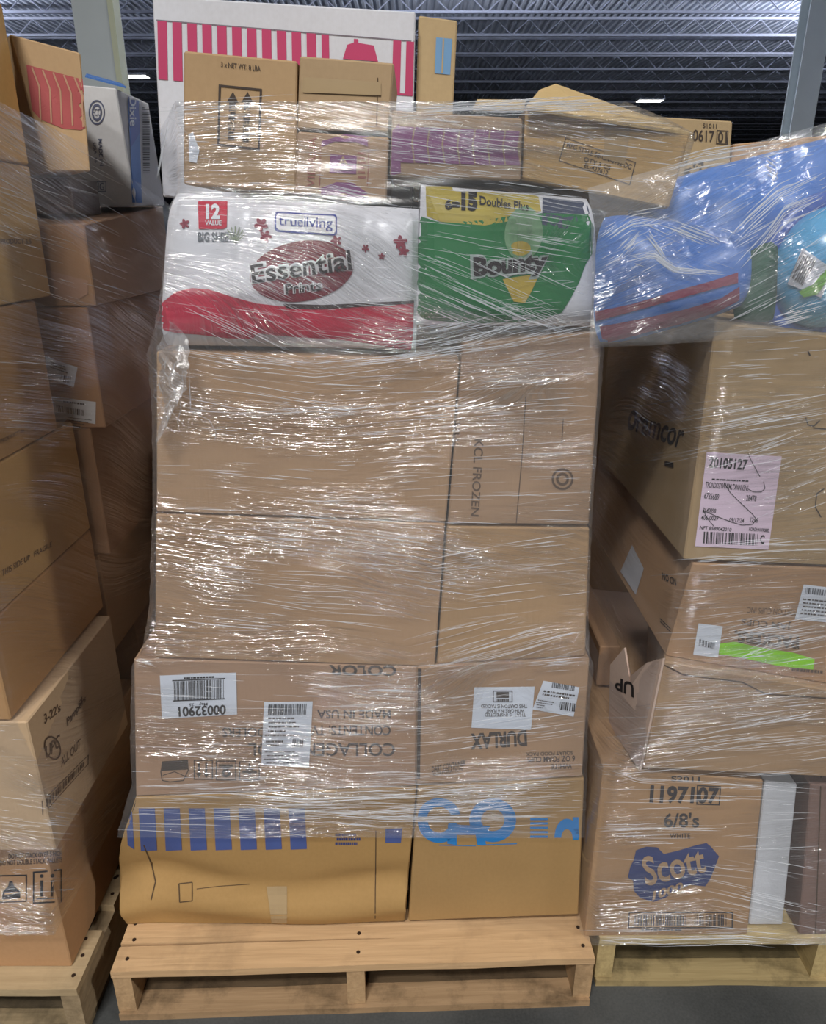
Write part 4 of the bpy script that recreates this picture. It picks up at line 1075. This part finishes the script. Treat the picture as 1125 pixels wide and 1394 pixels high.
# --- soft blue things in a clear bag
def pillow(root, name, q, T, mat, n=26, back=.55, pw=.5, sag=0.0, fold=0.004, seed=0):
    """four world corners TL TR BR BL, inflated towards the viewer and to the rear"""
    q = [Vector(p) for p in q]
    nr = (q[1] - q[0]).cross(q[3] - q[0]).normalized()
    if nr.dot(CAM - q[0]) < 0: nr = -nr
    V, F = [], []
    for side in (1, -back):
        for j in range(n + 1):
            for i in range(n + 1):
                u, v = i / n, j / n
                su, sv = 2 * u - 1, 2 * v - 1
                ru, rv = su * math.sqrt(1 - .2 * sv ** 4), sv * math.sqrt(1 - .2 * su ** 4)
                eu, ev = (ru + 1) / 2, (rv + 1) / 2
                p = q[0] * (1 - eu) * (1 - ev) + q[1] * eu * (1 - ev) + q[2] * eu * ev + q[3] * (1 - eu) * ev
                b = (max(0, math.sin(math.pi * u)) * max(0, math.sin(math.pi * v))) ** pw
                d = T * b * side + fold * b * noise.noise(p * 16 + Vector((seed, 0, 0)))
                V.append(tuple(p + nr * d))
    m = (n + 1) ** 2
    for s in (0, 1):
        for j in range(n):
            for i in range(n):
                a = s * m + j * (n + 1) + i
                fc = (a, a + n + 1, a + n + 2, a + 1)
                F.append(fc if s == 0 else fc[::-1])
    if root.name not in BVHS:
        BVHS[root.name] = BVHTree.FromPolygons([Vector(v) for v in V], F)
        PLANES[root.name] = (q[3], nr)
    return part(name, V, F, mat, root, smooth=True)
BLUEF = plain('blue_vinyl', (52, 110, 190), .35, .12, 7, spec=.5, bump=.3, bscale=14)
cu1 = thing('blue_cushion', 'puffy blue cushion with two maroon bands hanging over the tall carton', 'cushion', PY(910, 440, YR + .1))
pillow(cu1, 'cover', [PY(813, 284, YR + .03), PY(1022, 320, YR + .03), PY(1020, 418, YR - .01), PY(806, 478, YR - .01)], .06, BLUEF, pw=.42, seed=2, fold=.008)
MAR = plain('maroon_piping', (128, 28, 66), .4, .08)
Ink(cu1, .002).poly([(812, 424), (860, 414), (920, 396), (970, 382), (1004, 371), (1004, 385), (960, 396), (910, 410), (860, 424), (813, 437)]).done('piping', MAR, fine=10)
Ink(cu1, .002).poly([(818, 444), (870, 434), (930, 421), (980, 406), (1006, 390), (1006, 408), (975, 424), (925, 440), (870, 454), (822, 466)]).done('piping', MAR, fine=10)
cu2 = thing('blue_cushion', 'smooth blue cushion slanting up to the right edge behind the banded one', 'cushion', PY(1010, 320, YR + .2))
pillow(cu2, 'cover', [PY(850, 258, YR + .24), PY(1250, 156, YR + .24), PY(1250, 335, YR + .22), PY(866, 380, YR + .18)], .04, BLUEF, pw=.45, seed=5, fold=.014)
gb = thing('green_cushion', 'dark green cushion wedged between the blue cushion and the light blue toy', 'cushion', PY(1030, 436, YR + .05))
pillow(gb, 'cover', [PY(1008, 350, YR + .10), PY(1062, 318, YR + .10), PY(1056, 440, YR + .06), PY(996, 436, YR + .06)], .03, plain('green_cloth', (34, 84, 62), .7, .2, 20, bump=.3), n=16, seed=8)
# round toy with a tag
def ellipsoid(c, r, rot=0, n=28, m=18):
    V, F = [], []
    c = Vector(c)
    for j in range(m + 1):
        th = math.pi * j / m
        for i in range(n):
            ph = 2 * math.pi * i / n
            V.append(tuple(c + Vector((r[0] * math.sin(th) * math.cos(ph), r[1] * math.sin(th) * math.sin(ph), r[2] * math.cos(th)))))
    for j in range(m):
        for i in range(n):
            F.append((j * n + i, (j + 1) * n + i, (j + 1) * n + (i + 1) % n, j * n + (i + 1) % n))
    return V, F
tp = PY(1122, 365, YR + .09)
ty = thing('plastic_ball_toy', 'light blue round plastic toy with a green edged barcode tag', 'toy', (tp.x, tp.y, tp.z - .085))
V, F = ellipsoid(tp, (.083, .075, .094))
BVHS[ty.name] = BVHTree.FromPolygons([Vector(v) for v in V], F); PLANES[ty.name] = (tp, Vector((0, -1, 0)))
part('shell', V, F, plain('light_blue_plastic', (70, 168, 220), .25, .05, spec=.6), ty, smooth=True)
mb = MB().tube([tp + Vector((.093 * math.cos(t) , .01, .103 * math.sin(t))) for t in [2 * math.pi * k / 30 for k in range(31)]], .014, 8)
part('rim', mb.v, mb.f, plain('deep_blue_plastic', (50, 92, 180), .3, .05, spec=.6), ty, smooth=True)
sh = Ink(ty, .003).quad([(1094, 338), (1136, 368), (1118, 404), (1074, 386)], 4, 4).done('tag', PAPER, fine=10)
Ink(ty, .0045).bars([(1094, 343), (1112, 356), (1094, 388), (1078, 376)], 14, 4).done('tag_print', SOFT, sh, fine=8)
Ink(ty, .0045).poly([(1089, 396), (1096, 403), (1114, 399), (1130, 374), (1127, 364), (1108, 386)]).done('tag_border', plain('lime_print', (120, 190, 60), .5), sh, fine=8)

# ================================================================== CARTONS ADDED BEHIND (to keep the gaps dark)
for (xa, xb, lab) in ((-1.05, -.46, 'tall dark carton added behind to darken the gap left of the middle load'), (.22, .86, 'tall dark carton added behind to darken the gap right of the middle load')):
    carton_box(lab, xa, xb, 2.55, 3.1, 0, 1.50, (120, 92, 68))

# ================================================================== STRETCH FILM
def film(label, rows, mat, nrow=150, amp=.004, seed=0, segs=(14, 70, 16, 8), lay=None):
    """rows: (list of corner points of one turn of the wrap, from the rear left round the front to the rear right)"""
    # rows are lists of Vectors with equal length
    pts0 = rows
    V, F, UV = [], [], []
    nr = len(pts0)
    ts = [i / (nrow - 1) * (nr - 1) for i in range(nrow)]
    width = None
    for r, t in enumerate(ts):
        k = min(int(t), nr - 2); w = t - k
        w2 = w
        cs = [pts0[k][i].lerp(pts0[k + 1][i], w2) for i in range(len(pts0[k]))]
        line = []; s = 0.0
        for i in range(len(cs) - 1):
            m = segs[i]
            for q in range(m + (1 if i == len(cs) - 2 else 0)):
                p = cs[i].lerp(cs[i + 1], q / m); line.append(p)
        width = len(line)
        prev = None; s = 0
        for i, p in enumerate(line):
            if prev is not None: s += (p - prev).length
            prev = p
            a = line[max(i - 1, 0)]; b_ = line[min(i + 1, width - 1)]
            d = (b_ - a); nrm = Vector((d.y, -d.x, 0)); nrm.normalize()
            dd = amp * (noise.noise(Vector((s * 5, p.z * 22, seed))) + .8 * noise.noise(Vector((s * 2 + 7, p.z * 50, seed))))
            pp = p + nrm * (abs(dd) * .9)
            bend = .055 * noise.noise(Vector((s * 1.6, p.z * 2.4, seed + 20))) + .02 * noise.noise(Vector((s * 4, p.z * 5, seed + 31)))
            if lay: bend += lay(p)
            V.append(tuple(pp)); UV.append((s, p.z + bend))
    for r in range(nrow - 1):
        for i in range(width - 1):
            a = r * width + i
            F.append((a, a + 1, a + width + 1, a + width))
    root = thing('stretch_wrap', label, 'plastic wrap', V[(nrow - 1) * width + width // 2])
    part('film', V, F, mat, root, smooth=True, uvs=UV)
    BVHS[root.name] = BVHTree.FromPolygons([Vector(v) for v in V], F)
    return root
def bundle(root, px_pts, Y, r, mat, seed=0, n=9, spread=7, name='fold'):
    rn = random.Random(seed * 7 + 1); mb = MB()
    L = [0]
    for a, b_ in zip(px_pts[:-1], px_pts[1:]): L.append(L[-1] + math.hypot(b_[0] - a[0], b_[1] - a[1]))
    def at(d):
        for k in range(len(L) - 1):
            if d <= L[k + 1]:
                t = (d - L[k]) / (L[k + 1] - L[k]); return lerp(px_pts[k][0], px_pts[k + 1][0], t), lerp(px_pts[k][1], px_pts[k + 1][1], t)
        return px_pts[-1]
    for i in range(n):
        ln = L[-1] * rn.uniform(.18, .6); d0 = rn.uniform(0, L[-1] - ln); off = rn.gauss(0, spread * .5); dr = rn.uniform(-.02, .02)
        m = max(4, int(ln / 9)); pts = []; rr = []
        for k in range(m + 1):
            d = d0 + ln * k / m; x, y = at(d); y += off + dr * (d - d0) + .6 * noise.noise(Vector((d * .07, i, seed)))
            pts.append(PY(x, y, Y)); rr.append(max(.0001, r * rn.uniform(.35, 1.0) * math.sin(math.pi * (k + .3) / (m + .6))))
        mb.tube(pts, rr, 4)
    return part(name, mb.v, mb.f, mat, root, smooth=True)
def creases(root, zones, mat, seed=0, name='fold'):
    """fine raised folds of the film itself: zones (x0, y0, x1, y1, slope, count, longest), lying on the film's surface"""
    rn = random.Random(seed); mb = MB(); bvh = BVHS[root.name]
    for zi, (x0, y0, x1, y1, slope, cnt, lmax) in enumerate(zones):
        for i in range(int(cnt * .6)):
            for tries in range(12):
                x, y = rn.uniform(x0, x1), rn.uniform(y0, y1)
                if noise.noise(Vector((x * .014 + zi, y * .035, seed))) > rn.uniform(-.45, .35): break
            sl = slope + rn.gauss(0, .035) + .06 * noise.noise(Vector((x * .01, y * .02, 5)))
            ln = lmax * rn.uniform(.15, 1.0) ** 1.4; m = max(3, int(ln / 12)); pts = []; rr = []; ok = True
            rad = rn.choice((.00022, .00028, .00036, .00048, .00065)); cv = rn.uniform(-.0006, .0006)
            for k in range(m + 1):
                d = ln * (k / m - .5); px, py = x + d, y + sl * d + cv * d * d + .5 * noise.noise(Vector((d * .08, i, zi)))
                dr = ray(px, py).normalized(); loc, nr, ix, ds = bvh.ray_cast(CAM, dr)
                if loc is None: ok = False; break
                pts.append(loc - dr * .0012); rr.append(rad * (.25 + .75 * math.sin(math.pi * (k + .4) / (m + .8))))
            if ok and max((a - b).length for a, b in zip(pts[:-1], pts[1:])) < .12: mb.tube(pts, rr, 4)
    o = part(name, mb.v, mb.f, mat, root, smooth=True); o['kind'] = 'stuff'
    return o
def rope(root, px_pts, Y, r, mat, seed=0, name='rolled_edge', wob=1.0):
    pts = []
    for k in range(len(px_pts) - 1):
        a, b_ = px_pts[k], px_pts[k + 1]
        n = max(2, int(math.hypot(b_[0] - a[0], b_[1] - a[1]) / 6))
        for i in range(n):
            t = i / n; x, y = lerp(a[0], b_[0], t), lerp(a[1], b_[1], t)
            y += wob * noise.noise(Vector((x * .08, y * .08, seed)))
            pts.append(PY(x, y, Y - .002 * abs(noise.noise(Vector((x * .1, seed, 0))))))
    pts.append(PY(px_pts[-1][0], px_pts[-1][1], Y))
    rr = [r * (.45 + .9 * abs(noise.noise(Vector((i * .45, seed, 3))))) for i in range(len(pts))]
    rr[0] = rr[-1] = r * .25
    mb = MB().tube(pts, rr, 5)
    return part(name, mb.v, mb.f, mat, root, smooth=True)
m_rope, nt, out = newmat('rolled_film_glint')  # film folds and rolls; their white stands in for glints
p = N(nt, 'ShaderNodeBsdfPrincipled'); p.inputs['Base Color'].default_value = lin((226, 230, 236)); p.inputs['Roughness'].default_value = .2
p.inputs['Alpha'].default_value = 1.0
t_ = N(nt, 'ShaderNodeBsdfTransparent'); x_ = N(nt, 'ShaderNodeMixShader'); x_.inputs[0].default_value = .40
nt.links.new(t_.outputs[0], x_.inputs[1]); nt.links.new(p.outputs[0], x_.inputs[2]); nt.links.new(x_.outputs[0], out.inputs[0])
YF = FY - .014
mid_rows = []
for (y, xl, xr, yl, yoff) in [(138, 240, 850, (214, .30), -.02), (160, 242, 905, (215, .30), -.021), (182, 244, 947, (216, .30), -.022), (250, 246, 928, (220, .30), -.02), (284, 232, 912, None, -.02), (296, 229, 835, None, -.016), (315, 228, 810, None, -.012), (400, 220, 812, None, -.012), (445, 212, 822, None, -.01),
                              (480, 202, 822, None, -.008), (560, 208, 816, None, 0), (700, 208, 806, None, 0), (830, 204, 801, None, 0), (893, 192, 803, None, 0), (905, 180, 807, None, 0), (1000, 178, 799, None, 0), (1070, 180, 799, None, 0), (1100, 170, 797, None, -.004), (1140, 160, 796, None, -.006)]:
    Yq = YF + yoff
    a, b_ = PY(xl, y, Yq), PY(xr, y, Yq)
    if yl: la = PY(yl[0], y, FY + yl[1] - .01)
    else: la = a + Vector((0, .30, 0))
    la.z = a.z
    mid_rows.append([Vector((la.x, FY + .82, a.z)), la, a, b_, Vector((b_.x + .0, FY + .82, b_.z))])
fm = film_mat('stretch_film_middle', tilt=.02, dens=1.0, haze=.05)
def lay_mid(p):
    # the wrap was laid on slantwise round the towel packs
    g = math.exp(-((p.z - 1.50) / .09) ** 2)
    g2 = math.exp(-((p.z - 1.36) / .05) ** 2)
    g3 = math.exp(-((p.z - .80) / .06) ** 2) * max(0, p.x)
    return .42 * g * (p.x + .1) - .30 * g2 * max(0, p.x + .05) - .6 * g3 + .10 * p.x * math.exp(-((p.z - 1.05) / .12) ** 2)
wm = film('clear stretch wrap wound round the tall middle load, creased in fine lines', mid_rows, fm, 190, segs=(10, 8, 90, 18), lay=lay_mid)
for k, (pts, r) in enumerate([([(533, 152), (640, 143), (760, 137), (858, 134)], .0022), ([(533, 155), (600, 150), (700, 148), (850, 143)], .0015), ([(215, 152), (300, 146), (400, 141)], .0010),
                            ([(213, 470), (300, 486), (430, 500), (560, 486), (622, 478), (700, 470), (812, 440)], .0014), ([(560, 480), (640, 466), (700, 446), (740, 436)], .0014), ([(215, 561), (330, 563), (430, 556), (470, 560), (622, 540)], .0012),
                            ([(592, 900), (660, 880), (720, 862), (790, 850)], .0014), ([(186, 1086), (300, 1082), (420, 1090), (560, 1084), (680, 1076), (793, 1062)], .0020), ([(190, 1094), (330, 1100), (480, 1108), (620, 1100), (790, 1078)], .0016), ([(380, 1108), (520, 1120), (640, 1122), (700, 1118), (790, 1110)], .0018),
                            ([(700, 905), (760, 900), (803, 897)], .002), ([(182, 897), (200, 902), (214, 906)], .0015), ([(570, 360), (640, 395), (720, 430), (800, 452)], .0013), ([(560, 385), (640, 420), (700, 440)], .0012), ([(690, 318), (760, 330), (808, 338)], .0012),
                            ([(430, 246), (500, 262), (560, 272)], .0012), ([(213, 250), (222, 200), (230, 160)], .001)]):
    bundle(wm, pts, YF - .022 if pts[0][1] < 445 else YF - .013, r * .55, m_rope, k, 12, 9)
creases(wm, [(300, 690, 606, 860, .10, 170, 130), (215, 700, 420, 890, .06, 40, 90), (430, 480, 625, 700, -.04, 120, 110), (230, 480, 470, 560, .16, 60, 110), (215, 560, 450, 700, .05, 50, 110),
             (622, 490, 812, 715, -.03, 170, 130), (560, 350, 780, 450, .42, 90, 120), (680, 370, 806, 445, -.10, 60, 70), (545, 440, 815, 490, -.20, 170, 110), (533, 160, 712, 245, .09, 120, 90),
             (250, 150, 405, 255, .03, 90, 60), (405, 140, 535, 270, .05, 60, 60), (214, 150, 250, 250, .9, 26, 40), (290, 370, 460, 470, .5, 70, 90), (230, 280, 400, 460, .2, 50, 80), (400, 280, 570, 460, .08, 70, 80),
             (600, 730, 798, 860, -.12, 90, 110), (596, 845, 798, 905, -.27, 80, 140), (190, 915, 566, 1060, .02, 110, 130), (480, 915, 566, 1060, 0, 50, 90), (566, 905, 796, 1060, -.12, 130, 120), (186, 1060, 796, 1118, -.01, 430, 140),
             (540, 1040, 796, 1100, -.10, 90, 120), (570, 250, 806, 360, .12, 80, 120), (712, 150, 930, 270, .12, 60, 90), (530, 138, 850, 152, -.04, 60, 150), (185, 1100, 790, 1142, .02, 60, 110)], m_rope, 3)
# the loose tail of the wrap at the upper left corner
V, F, UV = [], [], []
lt = [(224, 436), (206, 462), (198, 492), (200, 530), (209, 560), (206, 598)]; rt = [(240, 440), (256, 470), (258, 500), (252, 530), (238, 556), (216, 602)]
nn, mm_ = 40, 16
for j in range(nn + 1):
    t = j / nn * 5; k = min(4, int(t)); w = t - k
    ax, ay = lerp(lt[k][0], lt[k + 1][0], w), lerp(lt[k][1], lt[k + 1][1], w); bx, by = lerp(rt[k][0], rt[k + 1][0], w), lerp(rt[k][1], rt[k + 1][1], w)
    ax += 4 * noise.noise(Vector((ay * .12, 1, 1))); bx += 4 * noise.noise(Vector((by * .12, 2, 2)))
    for i in range(mm_ + 1):
        u = i / mm_
        p = PY(lerp(ax, bx, u), lerp(ay, by, u), YF - .026)
        p.y += .05 * (1 - u) ** 2 + .014 * noise.noise(p * 30) + .006 * noise.noise(p * 80)
        V.append(tuple(p)); UV.append((u * .08, -j / nn * .2))
for j in range(nn):
    for i in range(mm_):
        a = j * (mm_ + 1) + i; F.append((a, a + mm_ + 1, a + mm_ + 2, a + 1))
part('loose_tail', V, F, film_mat('tail_film', tilt=.5, dens=1.4, haze=.22, crumple=1.2, rough=.18), wm, smooth=True, uvs=UV)
rn_ = random.Random(5)
for k in range(14):
    x, y = rn_.uniform(206, 250), rn_.uniform(462, 540); pts = [(x, y)]
    for q in range(4):
        x += rn_.uniform(-8, 8); y += rn_.uniform(4, 16); pts.append((min(256, max(202, x)), y))
    rope(wm, pts, YF - .03, .0004, m_rope, k + 40, 'loose_thread', 2)
rope(wm, [(257, 500), (260, 560), (285, 572), (295, 590), (292, 600)], YF - .02, .0008, m_rope, 77, 'loose_tail', 2)
# --- right load
rr = []
for (y, xl) in [(436, 972), (600, 951), (760, 929), (860, 912), (895, 900), (1000, 880), (1040, 838), (1060, 818), (1200, 802), (1286, 795)]:
    Yq = YR - .034
    a = PY(xl, y, Yq); b_ = PY(xl, y, Yq); b_ = Vector((1.5, Yq, a.z))
    rr.append([a + Vector((0, .6, 0)), a + Vector((0, .03, 0)), a + Vector((.02, 0, 0)), b_])
wr = film('clear stretch wrap over the right load from the pink label down to its pallet', rr, film_mat('stretch_film_right', tilt=-.10, dens=1.0, haze=.045), 140, segs=(12, 3, 60), seed=4)
for k, (pts, r) in enumerate([([(945, 590), (1020, 575), (1125, 558)], .0015), ([(900, 1010), (1000, 990), (1125, 968)], .0018), ([(880, 1035), (960, 1018), (1040, 1006), (1125, 1000)], .0013), ([(940, 765), (1000, 762), (1050, 757)], .0015), ([(985, 868), (1040, 858), (1125, 846)], .0016), ([(990, 905), (1050, 880), (1125, 862)], .0014), ([(830, 1046), (870, 1060), (960, 1064), (1120, 1078)], .0014), ([(815, 1130), (900, 1127), (990, 1128)], .0018), ([(970, 1205), (1020, 1218), (1125, 1243)], .0014), ([(800, 1276), (900, 1280), (1010, 1276), (1095, 1284)], .0022)]):
    bundle(wr, pts, YR - .04, r * .55, m_rope, 100 + k, 11, 9)
creases(wr, [(885, 540, 1125, 640, -.18, 70, 140), (1040, 590, 1125, 700, -.36, 60, 90), (935, 735, 1125, 772, -.05, 50, 110), (975, 835, 1125, 905, -.16, 90, 140), (885, 940, 1125, 1055, -.10, 150, 150), (815, 1040, 1080, 1160, -.01, 110, 110),
             (940, 1170, 1125, 1260, .2, 60, 120), (800, 1262, 1095, 1286, .01, 60, 130), (975, 445, 1125, 540, -.05, 60, 60), (910, 780, 1090, 870, -.03, 50, 80), (820, 1150, 1010, 1270, .05, 60, 80)], m_rope, 5)
# --- left load
lr_ = []
for z in (1.80, 1.70, 1.6, 1.5, 1.3, 1.1, .9, .8, .62, .5, .38, .30):
    t = max(0, min(1, (z - .3) / 1.2))
    x1 = lerp(-.695, -.672, t); x2 = -.59 if z > 1.2 else lerp(-.69, -.60, max(0, (z - .3) / .9))
    x1 = -.648 if .49 < z < .8 else x1
    lr_.append([Vector((-1.25, YL0 - .012, z + .0)), Vector((x1, YL0 - .012, z)), Vector((x2, YB - .01 + (.0 if z < 1.6 else .0), z - .03 * (z > 1.25))), Vector((x2, 2.0, z - .08 * (z > 1.25)))])
lr_[0][2].z -= .05; lr_[0][3].z -= .1
wl = film('clear stretch wrap pulled in slanting bands round the left load', lr_, film_mat('stretch_film_left', tilt=.42, dens=1.1, haze=.025), 130, segs=(30, 24, 24), seed=9)

creases(wl, [(0, 140, 230, 330, .55, 130, 120), (0, 250, 120, 420, .3, 60, 80), (130, 330, 230, 430, .35, 50, 70), (0, 1085, 110, 1145, .14, 70, 70), (0, 1180, 98, 1290, -.06, 60, 50), (0, 980, 60, 1100, .05, 24, 50), (0, 430, 100, 600, .1, 24, 60)], m_rope, 7)
# --- clear bag over the blue things
V, F, UV = [], [], []
n = 60
q = [PY(800, 256, YR - .075), PY(1190, 150, YR + .03), PY(1190, 452, YR - .05), PY(802, 474, YR - .085)]
for j in range(n + 1):
    for i in range(n + 1):
        u, v = i / n, j / n
        p = q[0] * (1 - u) * (1 - v) + q[1] * u * (1 - v) + q[2] * u * v + q[3] * (1 - u) * v
        e = (math.sin(math.pi * v)) ** .5
        p = p + Vector((0, -.02 * e + .012 * noise.noise(p * 9) + .007 * noise.noise(p * 24), 0))
        V.append(tuple(p)); UV.append((u * .45, v * .3))
for j in range(n):
    for i in range(n):
        a = j * (n + 1) + i; F.append((a, a + n + 1, a + n + 2, a + 1))
bgx = thing('clear_plastic_bag', 'crumpled clear plastic bag over the blue cushions', 'plastic bag', PY(1000, 445, YR))
part('bag_front', V, F, film_mat('bag_film', tilt=.3, dens=1.5, haze=.12, crumple=1.0, rough=.14), bgx, smooth=True, uvs=UV)
BVHS[bgx.name] = BVHTree.FromPolygons([Vector(v) for v in V], F)
for k, pts in enumerate([[(985, 338), (1020, 302), (1060, 266), (1125, 236)], [(905, 305), (950, 324), (985, 338)], [(872, 240), (960, 216), (1050, 203), (1125, 187)], [(822, 362), (890, 346), (920, 368), (1000, 374)], [(1000, 372), (1040, 330), (1070, 290), (1125, 268)],
                         [(880, 318), (900, 345), (915, 365)], [(838, 352), (862, 330), (872, 318)], [(1040, 222), (1060, 236), (1050, 250)], [(1040, 442), (1080, 432), (1125, 420)], [(815, 330), (860, 300), (905, 292)]]):
    bundle(bgx, pts, YR - .10, .0011, m_rope, 200 + k, 16, 12)
creases(bgx, [(880, 205, 1125, 260, -.25, 60, 40), (985, 240, 1125, 330, -.6, 90, 50), (860, 300, 1000, 370, .4, 50, 40), (820, 300, 930, 370, -.5, 50, 40), (990, 330, 1120, 440, -.5, 40, 50)], m_rope, 9)
for o in bpy.data.objects:
    for k in ('_body', '_b'):
        if k in o.keys(): del o[k]
